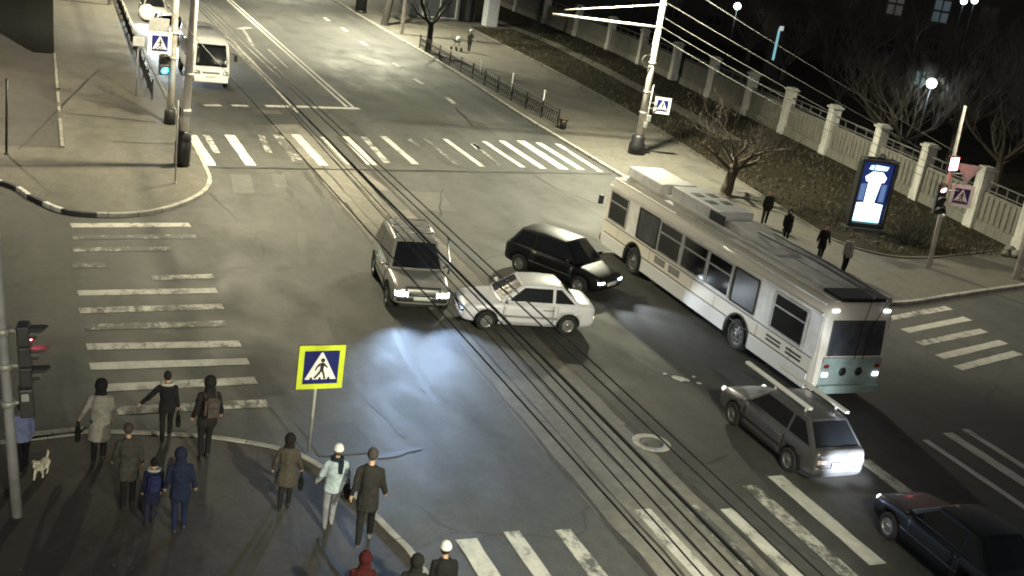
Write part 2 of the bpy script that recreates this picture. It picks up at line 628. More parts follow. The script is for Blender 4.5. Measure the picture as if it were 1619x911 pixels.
# winter grass between the right pavement and the fence
GE = spline([(40.5, 160), (39.2, 112), (38.2, 99.6), (37.2, 80), (35.8, 63.2), (33.7, 49.8), (32.5, 41.5), (32.1, 38), (33.2, 36.2), (35.5, 36.0), (39.5, 37.0), (46, 38.6), (60, 42)], 5)
bm = bm_new(); sheet(bm, [(p.x, p.y) for p in GE] + [(105, 52), (105, 200), (41, 200)], SW + 0.035)
bmesh.ops.subdivide_edges(bm, edges=bm.edges, cuts=2)
structure('grass_verge', bm, 'verge')
bm = bm_new()
for i in range(len(GE) - 1):
    a, b = GE[i], GE[i + 1]
    t = (b - a).normalized(); n = Vector((-t.y, t.x, 0))
    quad(bm, [(a.x, a.y, 0.1), (b.x, b.y, 0.1), (b.x, b.y, 0.19), (a.x, a.y, 0.19)])
    quad(bm, [(a.x, a.y, 0.19), (b.x, b.y, 0.19), (b.x + n.x * .1, b.y + n.y * .1, 0.19), (a.x + n.x * .1, a.y + n.y * .1, 0.19)])
structure('verge_edging', bm, plain('edging', (0.1, 0.095, 0.08), 0.9))
# asphalt footway inside the verge, along the fence
bm = bm_new()
pth = [(44.6, 110), (44.9, 96), (43.8, 84), (42.4, 73), (41.2, 64), (40.3, 58)]
sheet(bm, [(x, y) for x, y in pth] + [(x - 1.3, y) for x, y in pth[::-1]], SW + 0.05)
structure('footpath', bm, plain('path_earth', (0.10, 0.09, 0.07), 0.95, var=0.4, scale=1.5))
# the dark lawn and the paved yard on the far left
bm = bm_new(); sheet(bm, [(1.9, 68.7), (0.8, 68.6), (-0.9, 74.3), (-20, 90), (-20, 140), (2.6, 140), (2.4, 91.6)], SW + 0.05)
structure('lawn', bm, 'lawn')
bm = bm_new(); sheet(bm, [(1.62, 47.2), (-9, 47.2), (-12, 84), (-10, 82), (-0.9, 74.2), (0.8, 68.5), (1.88, 68.6)], SW + 0.006)
structure('yard_paving', bm, 'yard')
bm = bm_new()
for k in range(26):
    y0 = 47.3 + k * 0.82
    u = 1.68 + 0.25 * (y0 - 47) / 21
    if k not in (6, 7, 9, 13):
        box(bm, (u, y0 + 0.4, SW + 0.03), (0.13, 0.78, 0.08))
structure('edging_stones', bm, plain('pale_edging', (0.24, 0.23, 0.2), 0.85, var=0.4, scale=3))
# old trackbed strip under the wires, patches and seams
bm = bm_new(); sheet(bm, [(11.3, -10), (14.0, -10), (14.0, 26), (13.9, 44), (12.2, 58), (11.2, 58), (11.2, 44), (11.2, 30)], 0.004)
structure('patched_strip', bm, 'old_strip')
M['tar_brown'] = plain('old_tar', (.035, .031, .026), .75, var=.6, scale=3)


def flat_patch(px_pts, mat, z):
    bm_ = bm_new(); sheet(bm_, [(gp(*q).x, gp(*q).y) for q in px_pts], z)
    return structure('asphalt_patch', bm_, mat)


pale = asphalt('pale_repair', (.075, .074, .068), (.13, .128, .118), .7, False, False, 8)
dark = asphalt('dark_repair', (.036, .036, .035), (.066, .066, .063), .7, False, False, 8)
flat_patch([(364, 276), (396, 276), (402, 306), (370, 306)], pale, .0065)
flat_patch([(428, 276), (449, 277), (456, 297), (436, 298)], pale, .0065)
flat_patch([(640, 100), (668, 100), (720, 140), (690, 142)], dark, .0065)
flat_patch([(392, 180), (470, 181), (480, 197), (402, 197)], dark, .0068)
flat_patch([(470, 672), (560, 668), (600, 715), (505, 722)], dark, .0065)
flat_patch([(985, 672), (1045, 664), (1105, 722), (1060, 738)], dark, .0068)
flat_patch([(590, 300), (700, 305), (722, 336), (610, 330)], pale, .0062)


def strip(bm, pts, w, z, mi=0, jit=0.0):
    pts = [Vector((p[0], p[1], 0)) for p in pts]
    prev = None
    for i, p in enumerate(pts):
        t = (pts[min(i + 1, len(pts) - 1)] - pts[max(i - 1, 0)]).normalized()
        n = Vector((-t.y, t.x, 0)) * (w / 2 * (1 + random.uniform(-jit, jit)))
        q = (bm.verts.new((p + n) + Vector((0, 0, z))), bm.verts.new((p - n) + Vector((0, 0, z))))
        if prev:
            f = bm.faces.new((prev[0], q[0], q[1], prev[1])); f.material_index = mi
        prev = q


def wobble(a, b, n, amp):
    a, b = Vector((a[0], a[1])), Vector((b[0], b[1]))
    return [a.lerp(b, k / n) + Vector((random.uniform(-amp, amp), random.uniform(-amp, amp))) for k in range(n + 1)]


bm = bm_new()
strip(bm, wobble((7.2, 45.85), (26.6, 48.4), 26, 0.06), 0.2, 0.008, jit=0.5)          # thin dark line below the far crossing
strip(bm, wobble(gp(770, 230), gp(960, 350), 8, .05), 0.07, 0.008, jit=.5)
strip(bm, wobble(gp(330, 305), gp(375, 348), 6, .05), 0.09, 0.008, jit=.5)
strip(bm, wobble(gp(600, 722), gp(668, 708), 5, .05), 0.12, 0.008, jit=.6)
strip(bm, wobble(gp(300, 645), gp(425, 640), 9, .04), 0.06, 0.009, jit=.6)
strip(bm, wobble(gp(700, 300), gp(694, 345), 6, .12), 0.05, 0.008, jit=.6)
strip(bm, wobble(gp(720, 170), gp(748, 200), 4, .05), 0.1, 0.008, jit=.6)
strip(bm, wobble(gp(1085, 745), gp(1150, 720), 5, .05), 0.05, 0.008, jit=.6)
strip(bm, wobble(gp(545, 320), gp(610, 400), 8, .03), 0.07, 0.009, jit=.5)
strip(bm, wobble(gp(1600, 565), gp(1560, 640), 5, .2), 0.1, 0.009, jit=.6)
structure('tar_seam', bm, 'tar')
bm = bm_new()
for u_, w_ in ((11.3, .16), (11.95, .07), (12.75, .08), (13.45, .07), (14.02, .15)):
    strip(bm, [(u_ + random.uniform(-.03, .03), -6 + 1.0 * k) for k in range(60)], w_, .0075, 0, .6)
structure('trackbed_seam', bm, 'tar_brown')
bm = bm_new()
strip(bm, wobble(gp(0, 262, SW), gp(300, 262, SW), 16, .04), 0.16, SW + 0.008, jit=.4)  # cast shadow of the far left pole, painted as a dark strip
strip(bm, wobble(gp(30, 236, SW), gp(158, 108, SW), 12, .04), 0.09, SW + 0.011, jit=.5)  # thin dark diagonal line
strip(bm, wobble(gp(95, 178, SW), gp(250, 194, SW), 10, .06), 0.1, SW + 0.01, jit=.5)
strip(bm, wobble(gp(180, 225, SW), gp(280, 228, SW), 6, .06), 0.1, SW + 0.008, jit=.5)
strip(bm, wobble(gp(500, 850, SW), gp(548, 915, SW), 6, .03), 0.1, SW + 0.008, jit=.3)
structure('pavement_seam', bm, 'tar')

tm, nt_, b_ = new_mat('tyre_rubber_mark')
f_ = nz(nt_, 1.6, 6, 0.7, (1, .4, 1))
nt_.links.new(ramp(nt_, f_, [(.42, (.046, .046, .043)), (.62, (.024, .024, .023))]), b_.inputs['Base Color'])
b_.inputs['Roughness'].default_value = .7
bm = bm_new()
for pts_, w_ in ((((690, 640), (640, 560), (600, 470)), .2), (((640, 690), (560, 600), (520, 500)), .2), (((950, 520), (1020, 575), (1080, 600)), .18), (((960, 330), (880, 300), (790, 290)), .2), (((480, 420), (470, 330), (440, 270)), .22), (((535, 400), (520, 330), (480, 270)), .22), (((300, 440), (420, 420), (560, 440)), .2)):
    strip(bm, [(q.x, q.y) for q in spline([gp(*p_) for p_ in pts_], 10)], w_, 0.0025, 0, .4)
structure('tyre_mark', bm, tm)

# ------------------------------------------------------------------ painted markings
def bars_mesh(name, items, z=0.012):
    """items: (start, end, width, wear)"""
    bm = bm_new()
    for a, b, w, k in items:
        a, b = Vector((a[0], a[1])), Vector((b[0], b[1]))
        n = max(2, int((b - a).length / 0.5))
        pts = [a.lerp(b, i / n) for i in range(n + 1)]
        strip(bm, pts, w, z, k, 0.07)
    return structure(name, bm, ['p0', 'p1', 'p2', 'p3'])


fx = [((303, 214), (334, 262), .42, 1), ((326, 214), (343, 242), .28, 2), ((363, 214), (397, 262), .45, 0), ((413, 214), (425, 242), .3, 3),
      ((440, 214), (475, 259), .5, 3), ((467, 213), (512, 262), .42, 0), ((510, 217), (553, 261), .25, 1), ((546, 216), (588, 261), .46, 0),
      ((575, 217), (612, 258), .3, 2), ((606, 216), (657, 260), .32, 1), ((645, 220), (663, 232), .3, 3), ((672, 220), (722, 261), .2, 3), ((703, 220), (763, 264), .28, 1),
      ((745, 225), (790, 262), .2, 3), ((765, 224), (827, 265), .28, 1), ((793, 223), (859, 267), .36, 0), ((823, 223), (892, 268), .48, 0), ((851, 226), (920, 269), .36, 0), ((881, 228), (950, 272), .3, 1)]
bars_mesh('far_crosswalk_marking', [(gp(*a), gp(*b), w, k) for a, b, w, k in fx])
nx = [((737, 853), .42, 1), ((808, 841), .36, 1), ((889, 838), .36, 2), ((1015, 806), .42, 1), ((1090, 800), .36, 3), ((1150, 805), .4, 1), ((1184, 768), .4, 2), ((1225, 753), .42, 0), ((1365, 728), .4, 1), ((1462, 696), .22, 0), ((1498, 685), .36, 0), ((1525, 679), .24, 1)]
bars_mesh('near_crosswalk_marking', [(gp(*a), gp(*a) + Vector((0.02, -3.75, 0)), w, k) for a, w, k in nx])
lx = [(112, 357, 300, 356, .46, 1), (115, 376, 310, 374, .4, 3), (115, 395, 270, 394, .4, 3), (115, 420, 167, 420, .4, 3), (240, 440, 338, 437, .36, 2), (123, 464, 343, 460, .42, 1),
      (125, 492, 352, 485, .4, 2), (135, 518, 358, 512, .4, 3), (137, 549, 380, 544, .40, 1), (142, 580, 393, 572, .42, 0), (165, 614, 405, 602, .40, 1), (185, 650, 423, 638, .40, 2)]
bars_mesh('left_crosswalk_marking', [(gp(a, b), gp(c, d), w, k) for a, b, c, d, w, k in lx])
rx = [(1395, 506, 1500, 487, .36, 1), (1430, 524, 1530, 504, .36, 0), (1454, 544, 1556, 523, .36, 1), (1485, 565, 1587, 541, .36, 0), (1514, 583, 1610, 558, .36, 0)]
bars_mesh('right_crosswalk_marking', [(gp(a, b), gp(c, d), w, k) for a, b, c, d, w, k in rx])
ln = [(gp(322, 167), gp(349, 167), .4, 0), (gp(366, 167), gp(392, 168), .34, 1), (gp(420, 168), gp(490, 169.5), .45, 0), (gp(494, 170), gp(568, 172), .45, 0),
      ((16.35, 60.3), (16.95, 130), .15, 0), ((16.72, 60.2), (17.3, 130), .15, 0), (gp(392, 95), gp(470, 178), .16, 1), (gp(424, 78), gp(455, 108), .12, 1), (gp(378, 46), gp(395, 44), .5, 2), (gp(385, 47), gp(401, 74), .22, 2)]
for (a, b) in (((706, 154), (718, 164)), ((655, 125), (668, 133)), ((622, 100), (631, 106)), ((570, 66), (580, 72)), ((540, 44), (549, 50)), ((512, 28), (520, 33)), ((748, 228), (757, 236))):
    ln.append((gp(*a), gp(*b), .28, 1))
bars_mesh('lane_marking', ln, 0.012)

# manhole
t = thing('manhole', 'round cast manhole cover set in a pale concrete ring in the road', 'manhole', gp(1030, 700, 0.012))
bm = bm_new(); lathe(bm, [(0.30, 0), (0.30, 0.012), (0.46, 0.012), (0.48, 0)], n=32, close=True); obj('ring', bm, plain('manhole_ring', (0.34, 0.33, 0.29), .85, var=.4), t)
bm = bm_new(); lathe(bm, [(0.295, 0), (0.295, 0.006), (0.0, 0.006)], n=32)
for k in range(5):
    box(bm, (0, -0.2 + 0.1 * k, 0.008), (0.4 - abs(k - 2) * .06, 0.03, 0.008))
obj('cover', bm, plain('cast_iron', (0.10, 0.097, 0.09), .6, .4), t)
# small pale flat patches on the road
bm = bm_new()
g = gp(1075, 600)
for k, (ox, oy, sx_, sy_) in enumerate(((0, 0, .3, .17), (.42, -.3, .1, .07), (-.3, .34, .08, .07), (.5, .1, .06, .05))):
    prism(bm, [(math.cos(a) * sx_ * random.uniform(.5, 1), math.sin(a) * sy_ * random.uniform(.5, 1)) for a in [q * PI / 5 for q in range(10)]], (g.x + ox, g.y + oy, 0.013 + .002 * k), (.8, -.6, 0), (.6, .8, .1), (0, 0, 1), 0.015)
tag(obj('debris', bm, plain('scrap_white', (.42, .42, .42), .7, var=.5, scale=9)), 'pale broken scrap lying on the road between the trolleybus and the wires', 'debris')

# ------------------------------------------------------------------ the concrete fence along the park
FB = [(40.4, 22), (41.2, 30.5), (42.0, 37.4), (42.55, 41.1), (43.2, 45.8), (43.9, 50.4), (44.65, 55.7), (45.45, 61.3), (46.3, 67.0), (47.15, 73.4), (48.0, 80.4), (48.9, 87.7), (49.7, 95.4), (50.15, 103.5), (50.5, 112), (50.85, 121), (51.2, 130)]
fence = thing('concrete_fence', 'long fence of whitewashed pillars and ribbed grey concrete panels along the dark park', 'fence', (FB[0][0], FB[0][1], 0.1))
fo = Vector((FB[0][0], FB[0][1], 0.1))
capm = plain('pillar_cap', (0.42, 0.41, 0.37), .85, var=.4)
for i, p in enumerate(FB):
    a = Vector((p[0], p[1], 0.1)) - fo
    q = FB[min(i + 1, len(FB) - 1)]
    pq = FB[max(i - 1, 0)]
    ang = math.atan2(q[1] - pq[1], q[0] - pq[0])
    bm = bm_new()
    lean = random.uniform(-.012, .012)
    box(bm, (a.x, a.y, 1.72), (0.6, 0.58, 2.25), ang, rx=lean)
    box(bm, (a.x, a.y, 0.3), (0.68, 0.66, 0.6), ang)
    obj('pillar', bm, 'whitewash', fence, bevel=0.03)
    bm = bm_new()
    box(bm, (a.x, a.y, 2.9), (0.78, 0.76, 0.12), ang)
    box(bm, (a.x, a.y, 3.0), (0.56, 0.54, 0.1), ang)
    obj('pillar_cap', bm, capm, fence, bevel=0.02)
for i in range(len(FB) - 1):
    a, b = Vector((*FB[i], 0.1)) - fo, Vector((*FB[i + 1], 0.1)) - fo
    d = (b - a); L = d.length; d.normalize(); n = Vector((-d.y, d.x, 0)); ang = math.atan2(d.y, d.x)
    s, e = 0.33, L - 0.33
    if i == 9:
        e = L - 1.7      # a slab is missing here
    mid = a + d * (s + e) / 2
    bm = bm_new()
    box(bm, (mid.x, mid.y, 0.27), (e - s, 0.34, 0.54), ang)
    obj('plinth', bm, 'concrete', fence, bevel=0.02)
    bm = bm_new()
    box(bm, (mid.x, mid.y, 1.22), (e - s, 0.1, 1.36), ang)
    k = s + 0.2
    while k < e - 0.1:
        c = a + d * k + n * 0.07
        box(bm, (c.x, c.y, 1.2), (0.17, 0.07, 1.2), ang)
        k += 0.42
    obj('panel', bm, 'concrete', fence, bevel=0.01)
    bm = bm_new()
    c0, c1 = a + d * s, a + d * e
    tube(bm, [c0 + Vector((0, 0, 2.42)), c1 + Vector((0, 0, 2.42))], 0.035, 6)
    tube(bm, [c0 + Vector((0, 0, 2.02)), c1 + Vector((0, 0, 2.02))], 0.03, 6)
    m = 4
    for k in range(1, m):
        c = a + d * (s + (e - s) * k / m)
        box(bm, (c.x, c.y, 2.2), (0.04, 0.04, 0.5), ang)
    obj('top_rail', bm, plain('rail_paint', (.14, .14, .13), .7) if i == 0 else bpy.data.materials['rail_paint'], fence)

# rubble at the end of the fence
for k, (px, py, r) in enumerate(((1597, 398, .28), (1606, 404, .24), (1589, 402, .2))):
    g = gp(px, py, 0.2)
    bm = bm_new(); ball(bm, (0, 0, 0), r, (1.1, .9, .75), 2)
    for v in bm.verts:
        v.co *= 1 + 0.35 * noise.noise(v.co * 4 + Vector((k * 9, 0, 0)))
    o = obj('stone', bm, 'concrete', smooth=False, loc=(g.x, g.y, 0.15 + r * .5))
    tag(o, ['largest pale lump of rubble at the foot of the fence by the side street', 'pale lump of rubble nearest the right edge at the fence foot', 'smallest pale lump of rubble, left of the others at the fence foot'][k], 'stone', 'rubble by the fence')

# ------------------------------------------------------------------ poles, lamps, cables
def lamp_head(root, at, direction, power=LAMP, arm_from=None, beam=None, cone=150):
    d = Vector((direction[0], direction[1], 0)).normalized()
    ang = math.atan2(d.y, d.x)
    p = Vector(at)
    if arm_from is not None:
        bm = bm_new()
        tube(bm, spline([arm_from, Vector(arm_from).lerp(p, .45) + Vector((0, 0, .35)), p + Vector((0, 0, .08))], 5), 0.045, 8)
        obj('lamp_arm', bm, 'galv', root)
    bm = bm_new()
    box(bm, p + d * .3 + Vector((0, 0, 0.08)), (0.75, 0.3, 0.14), ang)
    h = obj('lamp_head', bm, 'greypole', root, bevel=0.04)
    bm = bm_new()
    box(bm, p + d * .34 + Vector((0, 0, -0.01)), (0.5, 0.24, 0.04), ang)
    obj('lamp_glass', bm, 'lamp_warm', h)
    l = bpy.data.lights.new('street_light', 'SPOT')
    l.energy = power
    l.color = LAMP_COL
    l.shadow_soft_size = 0.3
    l.spot_size = R(cone)
    l.spot_blend = 0.4 if beam is None else 1.0
    o = bpy.data.objects.new('street_light', l)
    COL.objects.link(o)
    o.location = p + d * .34 + Vector((0, 0, -0.1))
    if beam is not None:
        aim(o, beam)
    o.parent = root
    return l


# tall pole by the right end of the far crossing
CP = gp(1005, 243, SW); CP.z = SW
cpole = thing('utility_pole', 'tall pale pole with black plinth and two side arms behind the trolleybus front', 'pole', CP)
bm = bm_new(); tube(bm, [(0, 0, 0), (0, 0, 5), (-0.02, 0, 11.2)], [0.19, 0.16, 0.12], 14); obj('shaft', bm, 'pole', cpole)
bm = bm_new(); lathe(bm, [(0.44, 0), (0.44, 0.5), (0.36, 0.62), (0.36, 0.9), (0.24, 1.02), (0.2, 1.04)], n=12); obj('plinth', bm, 'black', cpole)
bm = bm_new()
tube(bm, [(-.1, 0, 6.62), (-5.9, 0.25, 6.66)], [.07, .055], 8)
obj('bracket', bm, 'pole', cpole)
bm = bm_new()
tube(bm, [(-.1, 0, 7.75), (-5.3, 0.25, 6.92)], [.04, .035], 8); obj('stay_rod', bm, 'pole', cpole)
for z in (2.2, 3.3, 4.8, 6.62, 7.75):
    bm = bm_new(); lathe(bm, [(0.2, z - .05), (0.2, z + .05)], n=12); obj('clamp', bm, 'galv', cpole)
bm = bm_new()
tube(bm, [(.22, -.1, .3), (.24, -.12, 3.6)], .03, 6); tube(bm, [(.3, -.05, 2.0), (.3, -.05, 3.7)], .022, 6)
obj('conduit', bm, 'galv', cpole)
bm = bm_new(); box(bm, (.28, -.16, 1.95), (.22, .16, .34)); obj('junction_box', bm, 'galv', cpole, bevel=.02)
bm = bm_new(); box(bm, (.14, -.2, 1.6), (.18, .14, .3)); obj('junction_box', bm, 'galv', cpole, bevel=.02)
bm = bm_new(); lathe(bm, [(.30, -.05), (.36, -.05), (.36, .05), (.30, .05)], Matrix.Translation((-.32, -.05, 4.85)) @ Matrix.Rotation(R(80), 4, 'X'), 16, close=True); obj('cable_coil', bm, 'black', cpole)
lamp_head(cpole, (-2.2, -2.0, 10.6), (-.8, -.6), LAMP * 1.25, (-.05, 0, 10.2), None, 160)


# near-crossing signs
def man(bm, o, ex, ey, ez, s, mi):
    """the walking figure in the crossing triangle, drawn as flat outlines"""
    def P(poly):
        prism(bm, [(x * s, y * s) for x, y in poly], o, ex, ey, ez, 0.003, mi)
    P([(0.03 + .055 * math.cos(k * PI / 5), 0.235 + .055 * math.sin(k * PI / 5)) for k in range(10)])
    P([(-.06, .15), (.03, .18), (.08, .16), (.06, .0), (.07, -.04), (-.03, -.02), (-.02, .08)])
    P([(-.06, .15), (-.02, .1), (-.09, .05), (-.115, -.03), (-.15, -.02), (-.12, .08)])
    P([(.08, .16), (.06, .1), (.15, .03), (.17, .05)])
    P([(-.03, -.02), (.03, -.03), (-.03, -.13), (-.13, -.24), (-.17, -.21), (-.08, -.1)])
    P([(.0, -.02), (.07, -.04), (.1, -.13), (.13, -.24), (.08, -.25), (.05, -.13)])


def crossing_panel(root, size, border, z, rz=0.0, y=-0.03, backmat='black', x=0.0):
    """square crossing sign facing -y: border plate, blue field, white triangle, figure, stripes"""
    c, s_ = math.cos(rz), math.sin(rz)
    ex, ez = Vector((c, s_, 0)), Vector((s_, -c, 0))
    ey = Vector((0, 0, 1))
    o = Vector((x, 0, z)) + ez * (-y)
    hs = size / 2
    sq = lambda k: [(-k, -k), (k, -k), (k, k), (-k, k)]
    bm = bm_new(); prism(bm, sq(hs * 1.01), o - ez * 0.05, ex, ey, ez, 0.046, 0); bk = obj('sign_box', bm, backmat, root, bevel=0.01)
    bm = bm_new(); prism(bm, sq(hs), o, ex, ey, ez, 0.006, 0); obj('sign_border', bm, border, bk)
    b = hs * (0.76 if border == 'sign_yellow' else 0.68)
    bm = bm_new(); prism(bm, sq(b), o + ez * .0075, ex, ey, ez, 0.003, 0); obj('blue_field', bm, 'sign_blue', bk)
    bm = bm_new(); prism(bm, [(-b * .9, -b * .72), (b * .9, -b * .72), (b * .05, b * .9), (-b * .05, b * .9)], o + ez * .0115, ex, ey, ez, 0.003, 0)
    obj('white_triangle', bm, 'sign_white', bk)
    bm = bm_new()
    oo = o + ez * .0155 + ey * (-b * .12)
    man(bm, oo, ex, ey, ez, b * 2.35, 0)
    for k in (-.62, -.12, .38):
        prism(bm, [(b * k, -b * .60), (b * (k + .17), -b * .60), (b * (k + .13), -b * .46), (b * (k + .04), -b * .46)], oo, ex, ey, ez, 0.003, 0)
    obj('walking_figure', bm, 'black', bk)
    return bk


t = thing('crossing_sign', 'pedestrian crossing sign with bright yellow border on a slim pole at the near kerb', 'road sign', (5.79, 21.6, SW))
bm = bm_new(); tube(bm, [(0, 0, 0), (0.02, 0, 2.45)], .035, 10); obj('post', bm, 'galv', t)
crossing_panel(t, 0.98, 'sign_yellow', 1.99, R(2), -0.05, x=.07)

sgn = thing('crossing_sign', 'pedestrian crossing sign with white border clamped to the tall pale pole', 'road sign', (CP.x + 1.0, CP.y - .1, 2.78))
crossing_panel(sgn, 0.86, 'sign_white', 0.0, R(-18), -0.03, 'galv')
for zz in (.1, -.2):
    bm = bm_new(); tube(bm, [(-.95, .1, zz), (-.3, .02, zz)], .02, 6); obj('sign_bracket', bm, 'galv', sgn)


def signal_head(root, p, face, n=3, mats=('housing', 'housing', 'housing'), size=.3, hood=True):
    """a column of signal lenses at p (top lens centre), looking along face"""
    f = Vector((face[0], face[1], 0)).normalized()
    ang = math.atan2(f.y, f.x)
    hs = []
    for k in range(n):
        c = Vector(p) - Vector((0, 0, size * 1.15 * k))
        bm = bm_new(); box(bm, c, (size * .62, size * 1.05, size * 1.12), ang); h = obj('signal_section', bm, 'housing', root, bevel=.03)
        mt = Matrix.Translation(c + f * size * .32) @ Matrix.Rotation(ang, 4, 'Z') @ Matrix.Rotation(PI / 2, 4, 'Y')
        bm = bm_new(); lathe(bm, [(size * .36, 0), (size * .33, .02), (size * .2, .035), (0.0, .04)], mt, 16); obj('signal_lens', bm, mats[k], h)
        if hood:
            bm = bm_new()
            for i in range(9):
                a0, a1 = PI * (-.12 + 1.24 * i / 9), PI * (-.12 + 1.24 * (i + 1) / 9)
                rd = size * .42
                l0, l1 = size * (.35 + .55 * math.sin(max(0, min(PI, a0)))), size * (.35 + .55 * math.sin(max(0, min(PI, a1))))
                side = Vector((-f.y, f.x, 0))
                q = [c + f * size * .3 + (side * math.cos(a0) + Vector((0, 0, math.sin(a0)))) * rd, c + f * size * .3 + (side * math.cos(a1) + Vector((0, 0, math.sin(a1)))) * rd]
                quad(bm, [q[0], q[1], q[1] + f * l1, q[0] + f * l0])
            o = obj('visor', bm, 'housing', h)
            sm = o.modifiers.new('thick', 'SOLIDIFY'); sm.thickness = .012
        hs.append(h)
    return hs


# traffic light pole at the near left edge
NP = gp(27, 816, SW); NP.z = SW
tl = thing('traffic_light', 'grey signal pole at the left edge with hooded lamps seen from the side, red lit', 'traffic light', NP)
tl.rotation_euler = (0, R(-4.2), 0)
bm = bm_new(); tube(bm, [(0, 0, 0), (0, 0, 2.0), (0, 0, 8.5)], [.1, .088, .075], 14); obj('pole', bm, plain('lit_grey_pole', (.27, .265, .285), .6, var=.35, scale=2), tl)
for z in (2.25, 2.95, 3.6):
    bm = bm_new(); lathe(bm, [(0.125, z - .06), (0.125, z + .06)], n=12); box(bm, (.14, 0, z), (.2, .05, .05)); obj('clamp', bm, 'galv', tl)
signal_head(tl, (0.33, 0, 3.52), (0.96, -.1), 3, ('sig_red', 'housing', 'housing'), .33)
bm = bm_new(); box(bm, (.3, .02, 2.25), (.24, .3, .55)); bx = obj('pedestrian_signal', bm, 'housing', tl, bevel=.03)
bm = bm_new(); box(bm, (.28, -.165, 2.4), (.12, .03, .14)); obj('button_plate', bm, 'galv', bx)
l = bpy.data.lights.new('red_lamp', 'POINT'); l.energy = 1.2; l.color = (1, .1, .12); l.shadow_soft_size = .08
o = bpy.data.objects.new('red_lamp', l); COL.objects.link(o); o.parent = tl; o.location = (.55, .08, 3.5)

# traffic light at the far right corner
RP = gp(1468, 424, SW); RP.z = SW
tr = thing('traffic_light', 'slim signal pole at the far right corner glowing bright red beside the fence', 'traffic light', RP)
tr.rotation_euler = (0, R(-3.4), 0)
bm = bm_new(); tube(bm, [(0, 0, 0), (0, 0, 2.6), (0, 0, 6.7)], [.1, .08, .06], 12); obj('pole', bm, 'pole', tr)
bm = bm_new(); box(bm, (-.08, -.12, 4.42), (.5, .14, .62)); hb = obj('red_panel', bm, 'housing', tr, bevel=.03)
bm = bm_new(); box(bm, (-.08, -.2, 4.42), (.4, .03, .5)); obj('signal_lens', bm, 'sig_red', hb, bevel=.05)
sh = signal_head(tr, (-.27, -.06, 3.38), (-.35, -.94), 3, ('sig_pink', 'housing', 'housing'), .36)
bm = bm_new(); lathe(bm, [(.2, 2.35), (.14, 2.62), (.1, 2.7)], n=10); obj('cable_cap', bm, 'black', tr)
bm = bm_new(); ball(bm, (-.04, -.12, 2.3), .12, (1, 1, .8)); obj('white_bracket', bm, 'sign_white', tr)
for z, e in ((4.3, 22), ):
    l = bpy.data.lights.new('red_lamp', 'POINT'); l.energy = 22; l.color = (1, .06, .09); l.shadow_soft_size = .15
    o = bpy.data.objects.new('red_lamp', l); COL.objects.link(o); o.parent = tr; o.location = (-.1, -.45, 4.42)
s2 = thing('crossing_sign', 'crossing sign under an upturned pale triangle beside the red traffic light', 'road sign', (RP.x + .72, RP.y + .05, 3.2))
crossing_panel(s2, 0.9, 'sign_white', 0.0, R(-28), -0.03, 'galv')
bm = bm_new()
ex = Vector((math.cos(R(-28)), math.sin(R(-28)), 0)); ez = Vector((math.sin(R(-28)), -math.cos(R(-28)), 0))
prism(bm, [(-.5, 1.3), (.5, 1.3), (0, .46)], ez * .03, ex, (0, 0, 1), ez, .01); yb = obj('triangle_plate', bm, 'galv', s2)
bm = bm_new(); prism(bm, [(-.36, 1.22), (.36, 1.22), (0, .62)], ez * .0415, ex, (0, 0, 1), ez, .003); obj('triangle_face', bm, plain('faded_sign_face', (.42, .38, .38), .6), yb)  # even pinkish grey sign face
for zz in (.2, .9):
    bm = bm_new(); tube(bm, [(-.75, 0, zz), (-.15, .05, zz)], .025, 6); obj('sign_bracket', bm, 'galv', s2)

# two poles and the signal at the far left corner
LP = gp(287, 262, SW); LP.z = SW
lp = thing('utility_pole', 'pinkish pale pole with tall black base at the far left kerb corner', 'pole', LP)
lp.rotation_euler = (0, R(1.2), 0)
bm = bm_new(); tube(bm, [(0, 0, 0), (0, 0, 5), (0, 0, 11)], [.17, .15, .12], 14); obj('shaft', bm, 'pole', lp)
bm = bm_new(); lathe(bm, [(.3, 0), (.32, .95), (.28, 1.02), (.3, 1.06), (.26, 1.35), (.19, 1.4)], n=14); obj('plinth', bm, 'black', lp)
for z in (2.02, 2.22, 3.6):
    bm = bm_new(); lathe(bm, [(.19, z - .05), (.19, z + .05)], n=12); obj('clamp', bm, 'galv', lp)
bm = bm_new(); box(bm, (.02, -.25, 2.12), (.3, .2, .24)); obj('junction_box', bm, 'galv', lp)
bm = bm_new(); tube(bm, [(-.2, -.05, .9), (-.22, -.05, 2.3)], .03, 6); obj('conduit', bm, 'black', lp)
warm = lamp_head(lp, (2.2, .3, 10.4), (1, .1), LAMP * .8, (.05, 0, 10.0))
warm.color = (1.0, .90, .60)      # older, yellower lamps on the left
L2 = gp(268, 196, SW); L2.z = SW
lq = thing('utility_pole', 'white pole with short black base just behind the far left signs', 'pole', L2)
bm = bm_new(); tube(bm, [(0, 0, 0), (0, 0, 10.6)], [.16, .12], 14); obj('shaft', bm, 'pole', lq)
bm = bm_new(); lathe(bm, [(.26, 0), (.24, .62), (.18, .7)], n=12); obj('plinth', bm, 'black', lq)
for z in (2.9, 4.0):
    bm = bm_new(); lathe(bm, [(.2, z), (.2, z + .1)], n=12); obj('clamp', bm, 'galv', lq)
tg = thing('traffic_light', 'traffic light glowing cyan green below the sign on the far left poles', 'traffic light', (L2.x - .38, L2.y - .18, 2.95))
signal_head(tg, (0, 0, .10), (.1, -1), 2, ('housing', 'sig_cyan'), .42)  # lens oversized to hold the glow around the lamp
bm = bm_new(); tube(bm, [(0, .08, 0), (.34, .18, 0)], .03, 6); obj('signal_bracket', bm, 'galv', tg)
l = bpy.data.lights.new('cyan_lamp', 'POINT'); l.energy = 22; l.color = (.1, .7, 1); l.shadow_soft_size = .12
o = bpy.data.objects.new('cyan_lamp', l); COL.objects.link(o); o.parent = tg; o.location = (.05, -.45, -.4)
